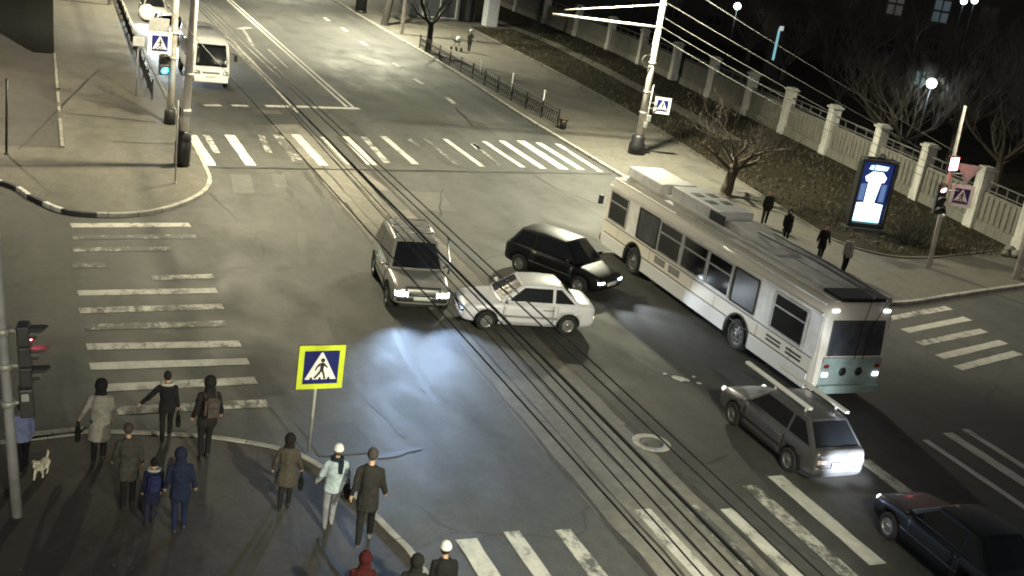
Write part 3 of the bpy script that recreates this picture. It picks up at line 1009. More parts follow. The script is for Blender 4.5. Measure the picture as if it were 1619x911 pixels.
s3 = thing('crossing_sign', 'pedestrian crossing sign with broad white border above the green traffic light', 'road sign', (L2.x - .62, L2.y - .28, 3.7))
crossing_panel(s3, 1.0, 'sign_white', 0.0, R(3), -0.03, 'housing')
bm = bm_new(); tube(bm, [(.1, .08, .2), (.6, .26, .2)], .03, 6); obj('sign_bracket', bm, 'galv', s3)
s4 = thing('information_sign', 'small plain grey sign board above the far left crossing sign', 'road sign', (L2.x - .66, L2.y - .12, 4.45))
bm = bm_new(); box(bm, (0, 0, 0), (.85, .04, .62)); obj('board', bm, plain('grey_board', (.3, .3, .3), .6), s4, bevel=.02)
bm = bm_new(); tube(bm, [(.1, .05, 0), (.64, .1, 0)], .025, 6); obj('sign_bracket', bm, 'galv', s4)
s5 = thing('street_clock', 'round white disc sign on a bracket left of the far left pole', 'road sign', (L2.x - 1.2, L2.y - .1, 4.95))
bm = bm_new(); lathe(bm, [(.0, 0), (.32, 0), (.34, -.05), (.32, -.1), (0, -.1)], Matrix.Rotation(-PI / 2, 4, 'X') @ Matrix.Translation((0, 0, .05)), 24); obj('disc', bm, 'sign_white', s5)
bm = bm_new(); tube(bm, [(.3, .06, 0), (1.18, .08, 0)], .03, 6); obj('sign_bracket', bm, 'galv', s5)
s6 = thing('control_cabinet', 'small pale control box on a thin post beside the left railing', 'cabinet', (gp(222, 152, SW).x - .2, gp(222, 152, SW).y, SW))
bm = bm_new(); tube(bm, [(0, 0, 0), (0, 0, 2.6)], .04, 8); obj('post', bm, 'greypole', s6)
bm = bm_new(); box(bm, (0, -.1, 2.65), (.5, .25, .42)); obj('box', bm, 'sign_white', s6, bevel=.02)
tp = gp(277, 290, SW)
s7 = thing('sign_post', 'thin bare grey post on the far left corner in front of the black pole base', 'post', (tp.x, tp.y, SW))
s7.rotation_euler = (0, R(-1), 0)
bm = bm_new(); tube(bm, [(0, 0, 0), (0, 0, 3.1)], .03, 8); obj('shaft', bm, 'galv', s7)
bm = bm_new(); lathe(bm, [(.055, 0), (.05, .05), (.03, .06)], n=10); obj('foot', bm, 'galv', s7)
tp = gp(10, 244, SW)
s8 = thing('lamp_post', 'thin black post standing alone in the yard at the left edge', 'post', (tp.x, tp.y, SW))
bm = bm_new(); tube(bm, [(0, 0, 0), (0, 0, 2.85)], .045, 8); obj('shaft', bm, 'black', s8)
bm = bm_new(); lathe(bm, [(.1, 0), (.09, .05), (.05, .07)], n=10); obj('foot', bm, 'black', s8)

# lamp posts beyond the frame, up the road, and added fill near the camera
def lamp_post(x, y, dirx, label, k=1.0, top=10.7, beam=None, cone=150):
    t = thing('street_lamp', label, 'street lamp', (x, y, SW))
    bm = bm_new(); tube(bm, [(0, 0, 0), (0, 0, top - .3)], [.16, .1], 10); obj('shaft', bm, 'pole', t)
    return lamp_head(t, (dirx * 2.4, 0, top), (dirx, 0), LAMP * k, (0, 0, top - .4), beam, cone)


lamp_post(28.9, 92, -1, 'street lamp over the far right pavement beyond the bare trees', 1.9)
lamp_post(6.3, 92, 1, 'street lamp over the far left kerb behind the minibus', 1.1).color = (1.0, .91, .62)
lamp_post(29.2, 132, -1, 'street lamp farthest up the road on the right', 1.8)
lamp_post(-7.0, 60, 1, 'street lamp standing in the left yard beyond the edge', .55).color = (1.0, .89, .60)
lamp_post(1.0, -12.0, 1, 'street lamp on the near pavement behind the camera', 1.5, 11.4, (-3.0, 32.0, -11.0), 40)  # added fill from the camera side
lamp_post(6.2, 1.0, 1, 'street lamp at the near kerb just below and right of the camera', 2.2, 12.6, (1.6, 19.0, -12.0), 50)  # added fill, its cone narrowed onto the near road
lamp_post(38.0, 33.6, -1, 'street lamp on the side street pavement beyond the right edge', .14, 10.7, None, 112)


def cable(name, a, b, sag, r, label, n=14, group=None):
    a, b = Vector(a), Vector(b)
    pts = [a.lerp(b, k / n) - Vector((0, 0, sag * 4 * (k / n) * (1 - k / n))) for k in range(n + 1)]
    bm = bm_new(); tube(bm, pts, r, 6)
    return tag(obj(name, bm, 'black'), label, 'cable', group)


# overhead wires above the left side of the carriageway
wires = [((500, 273), (1072, 911), .013, 'leftmost of the dark overhead wires crossing the junction'),
         ((535, 262), (1112, 911), .010, 'second overhead wire from the left at the bottom edge'),
         ((540, 258), (1143, 911), .010, 'third overhead wire from the left at the bottom edge'),
         ((488, 190), (1172, 911), .013, 'fourth overhead wire from the left, just left of the thick one'),
         ((482, 184), (1198, 911), .024, 'thickest of the overhead wires, a doubled cable above the silver car'),
         ((504, 182), (1200, 841), .013, 'overhead wire second from the right, crossing the white saloon'),
         ((602, 262), (1200, 816), .013, 'rightmost overhead wire above the junction, over the manhole')]
for k, (a, b, r, lab) in enumerate(wires):
    z = 5.8
    pa, pb = gp(*a, z), gp(*b, z)
    d = (pa - pb).normalized()
    cable('overhead_wire', pb - d * 12, pb + d * (150 if k in (0, 4, 5, 6) else 30 + 4 * k), 0.0, r, lab, 20, 'overhead wires along the left carriageway')
# cables from the tall pole to the far right signal
def on_pole(px, py, base):
    d = ray(px, py)
    t = d.dot(Vector((base.x, base.y, 0))) / (d.x ** 2 + d.y ** 2)
    return (d * t).z + CAM_H


M['cable_grey'] = plain('cable_grey', (.09, .09, .085), .7)
for k, (ya, yb, px2) in enumerate(((2, 262, 1506), (-40, 240, 1508), (26, 275, 1503), (42, 285, 1500), (58, 297, 1497))):
    za = on_pole(1045, ya, CP); zb = on_pole(px2, yb, RP)
    o = cable('overhead_cable', (CP.x + .1, CP.y, za), (RP.x - .25 + .06 * k, RP.y, min(zb, 5.4)), .06 + .05 * k, .012, ['upper middle cable from the tall pale pole to the red signal', 'topmost cable from the tall pale pole to the red signal', 'middle cable from the tall pale pole to the red signal', 'second lowest cable from the tall pale pole to the red signal', 'lowest cable from the tall pale pole, along the fence top'][k], 14, 'cables above the fence')
    o.data.materials[0] = M['cable_grey']

# ------------------------------------------------------------------ pavement railings and bin
def railing(a, b, n, label, h=.95, mat='dark_metal'):
    a, b = Vector((a[0], a[1], SW)), Vector((b[0], b[1], SW))
    t = thing('pavement_railing', label, 'railing', a)
    D = b - a
    for k in range(n + 1):
        p = D * (k / n)
        bm = bm_new(); box(bm, p + Vector((0, 0, h / 2 + .03)), (.07, .07, h + .06)); obj('post', bm, mat, t)
    d = D.normalized()
    for k in range(n):
        p0, p1 = D * (k / n), D * ((k + 1) / n)
        bm = bm_new()
        for z in (.14, h - .16, h):
            tube(bm, [p0 + Vector((0, 0, z)), p1 + Vector((0, 0, z))], .022, 5)
        L = (p1 - p0).length
        m = max(4, int(L / .28))
        for i in range(m):
            q0, q1 = p0.lerp(p1, i / m), p0.lerp(p1, (i + 1) / m)
            tube(bm, [q0 + Vector((0, 0, .14)), q1 + Vector((0, 0, h - .16))], .02, 4)
            tube(bm, [q1 + Vector((0, 0, .14)), q0 + Vector((0, 0, h - .16))], .02, 4)
        obj('lattice', bm, mat, t)
    return t


railing(gp(881, 201, SW), gp(663, 76, SW), 11, 'black lattice railing along the right kerb before the far crossing')
railing(gp(240, 158, SW), gp(172, -30, SW), 17, 'dark lattice railing along the left kerb beside the minibus')
for px, py, lab in ((753, 118, 'farthest short white stake behind the right railing'), (802, 144, 'middle short white stake behind the right railing'), (851, 173, 'nearest short white stake behind the right railing')):
    g = gp(px, py, SW)
    s = thing('marker_stake', lab, 'stake', (g.x + .25, g.y, SW), 0, 'white stakes behind the railing')
    bm = bm_new(); tube(bm, [(0, 0, 0), (0, 0, 1.12)], .035, 8); obj('shaft', bm, 'sign_white', s)
    bm = bm_new(); lathe(bm, [(.05, 1.1), (.05, 1.17), (.02, 1.2)], n=8); obj('cap', bm, 'sign_white', s)


def bin_(px, py, label, s=1.0):
    g = gp(px, py, SW)
    t = thing('litter_bin', label, 'litter bin', (g.x, g.y, SW))
    bm = bm_new(); lathe(bm, [(.18 * s, 0), (.24 * s, .62 * s), (.22 * s, .62 * s), (.16 * s, .08)], n=14); obj('bucket', bm, 'black', t)
    bm = bm_new(); lathe(bm, [(.245 * s, .55 * s), (.27 * s, .57 * s), (.27 * s, .64 * s), (.22 * s, .65 * s)], n=14, close=True); obj('rim', bm, plain('bin_rust', (.09, .05, .03), .8), t)


bin_(889, 204, 'small dark litter bin at the end of the right railing')
g = gp(570, 20, SW)
t = thing('advert_column', 'short dark column at the top edge by the far kerb', 'column', (g.x, g.y, SW))
bm = bm_new(); lathe(bm, [(.5, 0), (.5, 2.6), (.6, 2.65), (.6, 2.8), (.1, 3.1)], n=16); obj('drum', bm, 'black', t)
bm = bm_new(); lathe(bm, [(.56, 0), (.56, .2), (.51, .22)], n=16); obj('foot', bm, 'dark_metal', t)

# ------------------------------------------------------------------ lit advertising screen
SC = gp(1359, 365, SW)
ad = thing('advertising_screen', 'tall glowing advertising screen in a black frame on the grass verge', 'advertising screen', (SC.x + .15, SC.y, SW), R(-14))
bm = bm_new()
box(bm, (-.80, 0, 1.75), (.14, .42, 3.1)); box(bm, (.80, 0, 1.75), (.14, .42, 3.1)); box(bm, (0, 0, 3.23), (1.46, .42, .16)); box(bm, (0, 0, .3), (1.46, .42, .22)); box(bm, (0, .09, 1.77), (1.46, .2, 2.7))
obj('frame', bm, 'black', ad, bevel=.03)
bm = bm_new(); box(bm, (0, 0, .1), (1.9, .62, .2)); obj('plinth', bm, 'housing', ad, bevel=.03)
bm = bm_new(); ball(bm, (.05, 0, 3.4), .2, (1, .8, .8)); box(bm, (-.4, 0, 3.34), (.5, .2, .05)); box(bm, (.45, 0, 3.34), (.4, .2, .05)); obj('camera_dome', bm, 'black', ad)
bm = bm_new(); box(bm, (0, -.03, 1.78), (1.44, .03, 2.72))
scr = obj('screen', bm, glow('screen_navy', (.008, .02, .12), .9), ad)


def screen_part(name, polys, m):
    bm = bm_new()
    for pl in polys:
        prism(bm, pl, (0, -.046, 1.78), (1, 0, 0), (0, 0, 1), (0, -1, 0), .004)
    obj(name, bm, m, scr)


screen_part('screen_white', [[(-.62, -1.3), (.62, -1.3), (.62, -.5), (.12, -.45), (-.14, -.45), (-.62, -.5)], [(-.3, -.44), (.18, -.44), (.3, .5), (-.3, .48)], [(-.42, .5), (.42, .5), (.5, .72), (.28, .95), (-.2, .95), (-.5, .7)]], glow('screen_glow', (.75, .87, 1.0), 3.0))
screen_part('screen_cyan', [[(-.62, -1.345), (.62, -1.345), (.62, -1.305), (-.62, -1.305)]], glow('screen_cyan', (.25, .8, .9), 2))
screen_part('screen_headline', [[(-.42, 1.05), (-.2, 1.02), (-.2, 1.24), (-.36, 1.22)], [(-.15, 1.02), (.42, 1.04), (.5, 1.22), (-.15, 1.26)]], glow('screen_headline', (.45, .75, 1.0), 2.2))
screen_part('screen_slate', [[(-.62, -.38), (-.36, -.38), (-.36, .4), (-.62, .36)], [(.34, -.38), (.6, -.38), (.6, .42), (.36, .4)]], glow('screen_slate', (.12, .2, .42), .8))
screen_part('screen_grey', [[(-.1, -.08), (.1, -.08), (.1, -.04), (-.1, -.04)]], glow('screen_grey', (.3, .4, .6), 1))

# ------------------------------------------------------------------ cars
def loft(bm, sections, mi=0, caps=True):
    rings = [[bm.verts.new(p) for p in s] for s in sections]
    n = len(rings[0])
    for i in range(len(rings) - 1):
        for k in range(n):
            f = bm.faces.new((rings[i][k], rings[i][(k + 1) % n], rings[i + 1][(k + 1) % n], rings[i + 1][k]))
            f.material_index = mi
            f.smooth = True
    if caps:
        bm.faces.new(rings[0][::-1]).material_index = mi
        bm.faces.new(rings[-1]).material_index = mi


def patch(bvh, axis, corners, off=0.006, nx=8, ny=5, thick=0.02, mi=0, bm=None, far=6.0):
    """a panel that follows the body: corners in the plane across the ray axis, cast onto the skin"""
    own = bm is None
    bm = bm or bm_new()
    ax = Vector(axis)
    grid = []
    for j in range(ny + 1):
        row = []
        for i in range(nx + 1):
            u, v = i / nx, j / ny
            a, b, c, d = corners
            x = (a[0] * (1 - u) + b[0] * u) * (1 - v) + (d[0] * (1 - u) + c[0] * u) * v
            y = (a[1] * (1 - u) + b[1] * u) * (1 - v) + (d[1] * (1 - u) + c[1] * u) * v
            if abs(ax.y) > .5:
                o = Vector((x, -ax.y * far, y))
            elif abs(ax.x) > .5:
                o = Vector((-ax.x * far, x, y))
            else:
                o = Vector((x, y, far))
            h = bvh.ray_cast(o, ax)
            row.append(h[0] if h[0] is not None else None)
        grid.append(row)
    fr, bk = {}, {}
    for j in range(ny + 1):
        for i in range(nx + 1):
            p = grid[j][i]
            if p is not None:
                fr[i, j] = bm.verts.new(p - ax * off)
                bk[i, j] = bm.verts.new(p + ax * (thick - off))
    have = set()
    for j in range(ny):
        for i in range(nx):
            ks = [(i, j), (i + 1, j), (i + 1, j + 1), (i, j + 1)]
            if all(k in fr for k in ks):
                f = bm.faces.new([fr[k] for k in ks]); f.material_index = mi; f.smooth = True
                have.add((i, j))
    for (i, j) in have:
        for (di, dj, k0, k1) in ((0, -1, (i, j), (i + 1, j)), (1, 0, (i + 1, j), (i + 1, j + 1)), (0, 1, (i + 1, j + 1), (i, j + 1)), (-1, 0, (i, j + 1), (i, j))):
            if (i + di, j + dj) not in have:
                f = bm.faces.new((fr[k0], fr[k1], bk[k1], bk[k0])); f.material_index = mi
    return bm


def wheel_meshes(r, w, rimmat='rim', spokes=6):
    bm = bm_new()
    lathe(bm, [(r * .62, -w / 2 * .9), (r * .9, -w / 2), (r * .985, -w * .38), (r, -w * .2), (r, w * .2), (r * .985, w * .38), (r * .9, w / 2), (r * .62, w / 2 * .9)], Matrix.Rotation(PI / 2, 4, 'X'), 28, close=True)
    return bm


def add_wheel(root, x, y, r, w, rimmat, spokes, steer=0.0, side=1):
    t = wheel_meshes(r, w)
    o = obj('wheel', t, 'rubber', root, loc=(x, y, r))
    o.rotation_euler = (0, 0, steer)
    bm = bm_new()
    mt = Matrix.Rotation(PI / 2 * (-side), 4, 'X')
    lathe(bm, [(r * .64, -w * .3), (r * .66, w * .42), (r * .6, w * .46), (r * .56, w * .34), (r * .56, -w * .3)], mt, 24, close=True)
    for k in range(spokes):
        a = 2 * PI * k / spokes
        m = mt @ Matrix.Rotation(a, 4, 'Z')
        p = [Vector(q) for q in ((-.045, .04, w * .36), (.045, .04, w * .36), (.06, r * .6, w * .3), (-.06, r * .6, w * .3))]
        lo = [q - Vector((0, 0, .05)) for q in p]
        vs = [bm.verts.new(m @ q) for q in p + lo]
        for ids in ((0, 1, 2, 3), (7, 6, 5, 4), (0, 4, 5, 1), (1, 5, 6, 2), (2, 6, 7, 3), (3, 7, 4, 0)):
            bm.faces.new([vs[i] for i in ids])
    lathe(bm, [(r * .2, w * .2), (r * .2, w * .4), (r * .1, w * .44), (0, w * .44)], mt, 16)
    obj('rim', bm, rimmat, o)
    bm = bm_new()
    lathe(bm, [(r * .6, -w * .2), (r * .6, -w * .02), (0, -w * .02)], mt, 20)
    obj('brake_disc', bm, 'dark_metal', o)
    return o


def car(name, label, loc, heading, L, Wd, Ht, paint, body, cabin, belt, axles, wr=.31, rimmat='rim', spokes=6, head='chrome', tail='tail_red', cladding=False, steer=0.0, quarter=True, lens=(.50, .82, .62, .60, .86, .84)):
    """body: list of (x fraction, width fraction, z bottom, z top); cabin: x of windscreen base, roof front, roof rear, rear glass base"""
    root = thing(name, label, 'car', (loc[0], loc[1], 0.0), math.atan2(heading[1], heading[0]))
    hw = Wd / 2
    secs = []
    for fx_, wf, zb, zt in body:
        w = hw * wf
        x = fx_ * L / 2
        h = zt - zb
        half = [(0, zb), (w * .82, zb), (w * .95, zb + .05), (w * .99, zb + .16 * h), (w, zb + .45 * h), (w * .985, zb + .74 * h), (w * .955, zt - .075), (w * .90, zt - .02), (w * .80, zt), (w * .4, zt + .012), (0, zt + .016)]
        secs.append([Vector((x, y, z)) for y, z in half] + [Vector((x, -y, z)) for y, z in half[-2:0:-1]])
    bm = bm_new(); loft(bm, secs)
    bo = obj('body', bm, paint, root)
    s = bo.modifiers.new('s', 'SUBSURF'); s.levels = s.render_levels = 1
    evaluated(bo)
    bmf = bm_new(); bmf.from_mesh(bo.data)
    bvh = BVHTree.FromBMesh(bmf)
    # wheel arches
    cb = bm_new()
    for ax_ in axles:
        for sd_ in (1, -1):
            lathe(cb, [(wr * 1.2, -.2), (wr * 1.2, .3)], Matrix.Translation((ax_, sd_ * (hw - .05), wr)) @ Matrix.Rotation(PI / 2 * -sd_, 4, 'X'), 24)
    bmesh.ops.recalc_face_normals(cb, faces=cb.faces)
    me = bpy.data.meshes.new('cut'); cb.to_mesh(me); cb.free()
    me.materials.append(M['black'])
    bo.data.materials.append(M['black'])
    for p in me.polygons:
        p.material_index = 0
    co = bpy.data.objects.new('cut', me); COL.objects.link(co)
    co.parent = root
    bpy.context.view_layer.update()
    b = bo.modifiers.new('b', 'BOOLEAN'); b.object = co; b.operation = 'DIFFERENCE'; b.solver = 'EXACT'
    b.material_mode = 'TRANSFER'
    evaluated(bo)
    bpy.data.objects.remove(co)
    # cabin
    xa, xb, xc, xd = cabin
    wb, wt = hw * .935, hw * .70
    zb, zt = belt, Ht
    P = lambda x, y, z: Vector((x, y, z))
    cbm = bm_new()
    V = [cbm.verts.new(p) for p in (P(xa, wb * .96, zb), P(xd, wb * .96, zb), P(xd, -wb * .96, zb), P(xa, -wb * .96, zb))]
    T = [cbm.verts.new(p) for p in (P(xb, wt, zt), P(xc, wt, zt), P(xc, -wt, zt), P(xb, -wt, zt))]
    mid = [cbm.verts.new(P(xb + .02, 0, zt + .035)), cbm.verts.new(P(xc - .02, 0, zt + .03))]
    m2 = [cbm.verts.new(P((xb + xc) / 2, sy * wt, zt + .025)) for sy in (1, -1)]
    mc = cbm.verts.new(P((xb + xc) / 2, 0, zt + .055))
    xaf = [cbm.verts.new(P(xa + .05, 0, zb)), cbm.verts.new(P(xd - .04, 0, zb))]
    cbm.faces.new((V[0], V[1], T[1], m2[0], T[0])); cbm.faces.new((V[2], V[3], T[3], m2[1], T[2]))
    cbm.faces.new((V[3], xaf[0], mid[0], T[3])); cbm.faces.new((xaf[0], V[0], T[0], mid[0]))
    cbm.faces.new((V[1], xaf[1], mid[1], T[1])); cbm.faces.new((xaf[1], V[2], T[2], mid[1]))
    cbm.faces.new((T[0], m2[0], mc, mid[0])); cbm.faces.new((m2[0], T[1], mid[1], mc)); cbm.faces.new((mid[0], mc, m2[1], T[3])); cbm.faces.new((mc, mid[1], T[2], m2[1]))
    cabin_o = obj('cabin', cbm, paint, root, smooth=True)
    bv = cabin_o.modifiers.new('bevel', 'BEVEL'); bv.width = .05; bv.segments = 3; bv.limit_method = 'ANGLE'; bv.angle_limit = R(25)
    evaluated(cabin_o)
    for p in cabin_o.data.polygons:
        p.use_smooth = True
    lx = lambda a, b_, t: a + (b_ - a) * t
    sides = []
    for sy in (1, -1):
        nrm = Vector((0, sy * (zt - zb), (wb * .96 - wt))).normalized()

        def sp(x, t):
            return P(x, sy * lx(wb * .96, wt, t), lx(zb, zt, t)) + nrm * .004
        t0, t1 = .07, .84
        xm = (xb + xd) * .5 if len(cabin) < 5 else cabin[4]
        A = lambda t: lx(xa, xb, t) - .13
        D = lambda t: lx(xd, xc, t) + .14
        xm2 = xm - .09
        wins = [('front_window', [(A(t0) - .05, t0), (A(t1), t1), (xm, t1), (xm, t0)])]
        qx = None
        if quarter and (xm2 - D(t0)) > 1.35:
            qx = D(t0) + .5
            wins.append(('rear_window', [(xm2, t0), (xm2, t1), (max(qx + .09, D(t1) + .3), t1), (qx + .09, t0)]))
            wins.append(('quarter_window', [(qx, t0), (max(qx, D(t1) + .2), t1), (D(t1), t1), (D(t0), t0)]))
        else:
            wins.append(('rear_window', [(xm2, t0), (xm2, t1), (D(t1), t1), (D(t0), t0)]))
        for nm, poly in wins:
            pts = [sp(x, t) for x, t in poly]
            bm = bm_new()
            a_ = [bm.verts.new(p - nrm * .02) for p in pts]; b_ = [bm.verts.new(p + nrm * .004) for p in pts]
            bm.faces.new(a_); bm.faces.new(b_)
            for i in range(4):
                bm.faces.new((a_[i], a_[(i + 1) % 4], b_[(i + 1) % 4], b_[i]))
            obj(nm, bm, 'glass', cabin_o)
    for nm, xb_, xt_, sg in (('windscreen', xa, xb, 1), ('rear_glass', xd, xc, -1)):
        bm = bm_new()
        nrm = Vector((sg * (zt - zb), 0, sg * (xb_ - xt_))).normalized()
        t0, t1 = .05, .9
        outer, inner = [], []
        for (yf, t) in ((-1, t0), (-.5, t0), (0, t0), (.5, t0), (1, t0), (1, t1), (.5, t1), (0, t1), (-.5, t1), (-1, t1)):
            y = yf * (lx(wb * .96, wt, t) - .085)
            bow = (1 - abs(yf)) * lx(.05, .022, t)
            p = P(lx(xb_, xt_, t) + sg * bow, y, lx(zb, zt, t) + (1 - abs(yf)) * .03 * t)
            outer.append(bm.verts.new(p + nrm * .007)); inner.append(bm.verts.new(p - nrm * .03))
        for k in range(4):
            bm.faces.new((outer[k], outer[k + 1], outer[8 - k], outer[9 - k]))
        for k in range(10):
            bm.faces.new((outer[k], outer[(k + 1) % 10], inner[(k + 1) % 10], inner[k]))
        obj(nm, bm, 'glass', cabin_o)
    # doors, seams, handles
    xm = (xb + xd) * .5 if len(cabin) < 5 else cabin[4]
    zsill = body[len(body) // 2][2] + .1
    dd_ = [(xa - .12, xm - .03), (xm - .06, max(axles[1] + wr * 1.25, xd + .25))]
    for sy in (1, -1):
        for (x0, x1) in dd_:
            cs = [(x0, zsill), (x1, zsill), (x1, belt - .05), (x0, belt - .05)]
            bm = patch(bvh, (0, -sy, 0), cs, .008, 10, 6, .02)
            do = obj('door', bm, paint, root)
            sb = bm_new()
            fr_ = .022
            for c4 in ([(x0 + .006, zsill), (x0 - .006, zsill), (x0 - .006, belt - .05), (x0 + .006, belt - .05)], [(x1 + .006, zsill), (x1 - .006, zsill), (x1 - .006, belt - .05), (x1 + .006, belt - .05)]):
                patch(bvh, (0, -sy, 0), c4, .0105, 1, 8, .02, bm=sb)
            obj('door_seam', sb, 'black', do)
            hx = x1 + .22
            h = bvh.ray_cast(Vector((hx, sy * 4, belt - .16)), Vector((0, -sy, 0)))[0]
            if h:
                hb_ = bm_new(); box(hb_, h + Vector((0, sy * .018, 0)), (.19, .035, .035)); obj('handle', hb_, 'chrome' if paint != 'black_car' else 'dark_metal', do, bevel=.01)
        # mirror
        mb = bm_new(); ball(mb, (xa - .22, sy * (hw * 1.02 + .07), belt + .09), .1, (.7, 1.15, .75)); mo = obj('wing_mirror', mb, paint if paint != 'silver' else 'black', root)
        mb = bm_new(); tube(mb, [(xa - .2, sy * hw * .9, belt + .02), (xa - .22, sy * (hw * 1.0), belt + .07)], .025, 6); obj('mirror_arm', mb, 'black', mo)
        # sill and side strip
        sb = patch(bvh, (0, -sy, 0), [(axles[0] - wr * 1.22, zsill + .2), (axles[1] + wr * 1.22, zsill + .2), (axles[1] + wr * 1.22, zsill + .27), (axles[0] - wr * 1.22, zsill + .27)], .016, 12, 1, .03)
        obj('side_strip', sb, 'greypole' if paint == 'white_car' else ('black' if not cladding else 'dark_metal'), root)
    # front and rear dress
    zf0, zf1 = body[-1][2], body[-1][3]
    zr0, zr1 = body[0][2], body[0][3]
    hf = zf1 - zf0; hr_ = zr1 - zr0
    lens_q = lens
    for sg, (z0, h), lens, nm in ((1, (zf0, hf), head, 'headlight'), (-1, (zr0, hr_), tail, 'tail_light')):
        for sy in (1, -1):
            bm = patch(bvh, (-sg, 0, 0), [(sy * hw * lens_q[0], z0 + h * lens_q[2]), (sy * hw * lens_q[1], z0 + h * lens_q[3]), (sy * hw * lens_q[1], z0 + h * lens_q[4]), (sy * hw * lens_q[0], z0 + h * lens_q[5])], .012, 5, 3, .06)
            obj(nm, bm, lens, root)
        bm = patch(bvh, (-sg, 0, 0), [(-hw * .9, z0 + h * .06), (hw * .9, z0 + h * .06), (hw * .9, z0 + h * .42), (-hw * .9, z0 + h * .42)], .035, 14, 4, .1)
        bu = obj('bumper', bm, 'black' if cladding else paint, root)
        bm = patch(bvh, (-sg, 0, 0), [(-.26, z0 + h * .44), (.26, z0 + h * .44), (.26, z0 + h * .44 + .12), (-.26, z0 + h * .44 + .12)] if sg < 0 else [(-.26, z0 + h * .2), (.26, z0 + h * .2), (.26, z0 + h * .2 + .12), (-.26, z0 + h * .2 + .12)], .05, 3, 1, .03)
        obj('number_plate', bm, 'plate', bu)
        if sg > 0:
            bm = patch(bvh, (-sg, 0, 0), [(-hw * .42, z0 + h * .55), (hw * .42, z0 + h * .55), (hw * .42, z0 + h * .82), (-hw * .42, z0 + h * .82)], .014, 8, 3, .04)
            gr = obj('grille', bm, 'black', root)
            bm = patch(bvh, (-sg, 0, 0), [(-hw * .40, z0 + h * .67), (hw * .40, z0 + h * .67), (hw * .40, z0 + h * .70), (-hw * .40, z0 + h * .70)], .02, 8, 1, .03)
            obj('grille_bar', bm, 'chrome', gr)
    # underbody shade board so that no light passes under the sills
    for ax_, st in zip(axles, (steer, 0)):
        for sy in (1, -1):
            add_wheel(root, ax_, sy * (hw - .11), wr, .2, rimmat, spokes, st, sy)
    bm = bm_new(); box(bm, ((axles[0] + axles[1]) / 2, 0, .24), (axles[0] - axles[1] + .9, Wd * .62, .1)); obj('underbody', bm, 'black', root)
    bmf.free()
    root['_'] = 0
    del root['_']
    return root


SEDAN = [(-1.0, .80, .36, .80), (-.985, .88, .27, .90), (-.93, .94, .23, .935), (-.70, .985, .20, .95), (-.40, 1, .18, .93), (0, 1, .17, .91), (.35, 1, .17, .89), (.55, .985, .18, .86), (.80, .95, .20, .80), (.94, .89, .23, .735), (.985, .82, .27, .68), (1.0, .74, .34, .62)]
HATCH = [(-1.0, .80, .36, .90), (-.985, .88, .27, .97), (-.90, .95, .23, .99), (-.60, .99, .20, .98), (0, 1, .18, .95), (.35, 1, .18, .93), (.55, .985, .19, .90), (.80, .94, .21, .82), (.93, .88, .24, .75), (.985, .80, .28, .69), (1.0, .72, .36, .62)]
SUVB = [(-1.0, .84, .46, 1.02), (-.985, .90, .38, 1.08), (-.9, .96, .34, 1.10), (-.6, .99, .30, 1.09), (0, 1, .29, 1.07), (.35, 1, .29, 1.05), (.55, .99, .30, 1.03), (.80, .96, .32, .98), (.93, .91, .34, .92), (.985, .86, .38, .86), (1.0, .80, .46, .80)]

# the white saloon struck while turning left
car('saloon_car', 'white saloon with dark windows struck on its front corner by the silver off-roader', (13.86, 29.2), (-.985, .155), 4.0, 1.68, 1.40, 'white_car', SEDAN, (.92, .22, -.95, -1.52), .90, (1.28, -1.2), .30, 'rim', 7, 'chrome', 'tail_red', steer=R(12))
# the off-roader coming towards the camera
suv = car('off_road_car', 'dark silver off-road car with blazing headlights and dented roof rack', (11.12, 31.85), (-.13, -.99), 4.5, 1.86, 1.80, 'suv_car', SUVB, (1.0, .42, -1.75, -2.1), 1.05, (1.42, -1.32), .37, 'rim', 5, 'head_on', 'tail_red', cladding=True, lens=(.46, .86, .50, .55, .93, .90))  # headlight lenses enlarged to hold the glare around them
bm = bm_new()
for sy in (1, -1):
    tube(bm, [(.3, sy * .6, 1.84), (.25, sy * .6, 1.92), (-1.5, sy * .6, 1.92), (-1.55, sy * .6, 1.84)], .025, 6)
for x in (0.1, -.6, -1.3):
    tube(bm, [(x, -.6, 1.92), (x, .6, 1.92)], .02, 6)
obj('roof_rack', bm, 'chrome', suv)
bm = bm_new()
tube(bm, [(2.2, -.55, .62), (2.32, -.5, .62), (2.34, -.48, .95), (2.34, .48, .95), (2.32, .5, .62), (2.2, .55, .62)], .03, 8)
obj('bull_bar', bm, 'dark_metal', suv)
bm = bm_new()
tube(bm, [(.95, .98, .95), (1.0, 1.0, 1.25), (.6, .96, 1.75), (.55, .93, 2.0)], .035, 8)
obj('snorkel', bm, 'chrome', suv)
spot('headlight_beam', suv, (2.3, .66, .82), (1, .05, -.2), 1750, 80, 1.0, (.45, .66, 1.0), .1, 5.0)
spot('headlight_beam', suv, (2.3, -.66, .82), (1, .0, -.2), 1750, 80, 1.0, (.45, .66, 1.0), .1, 5.0)
# the dark hatchback braking beside it
hb = car('hatchback_car', 'black hatchback facing the trolleybus just behind the white saloon', (16.95, 33.15), (.50, -.866), 3.95, 1.68, 1.50, 'black_car', HATCH, (1.02, .35, -1.45, -1.82), .95, (1.24, -1.22), .31, 'rim', 7, 'head_on', 'tail_red')
spot('headlight_beam', hb, (2.02, .55, .66), (1, -.25, -.13), 420, 60, .8, (.8, .9, 1), .08)
spot('headlight_beam', hb, (2.02, -.55, .66), (1, -.25, -.13), 420, 60, .8, (.8, .9, 1), .08)
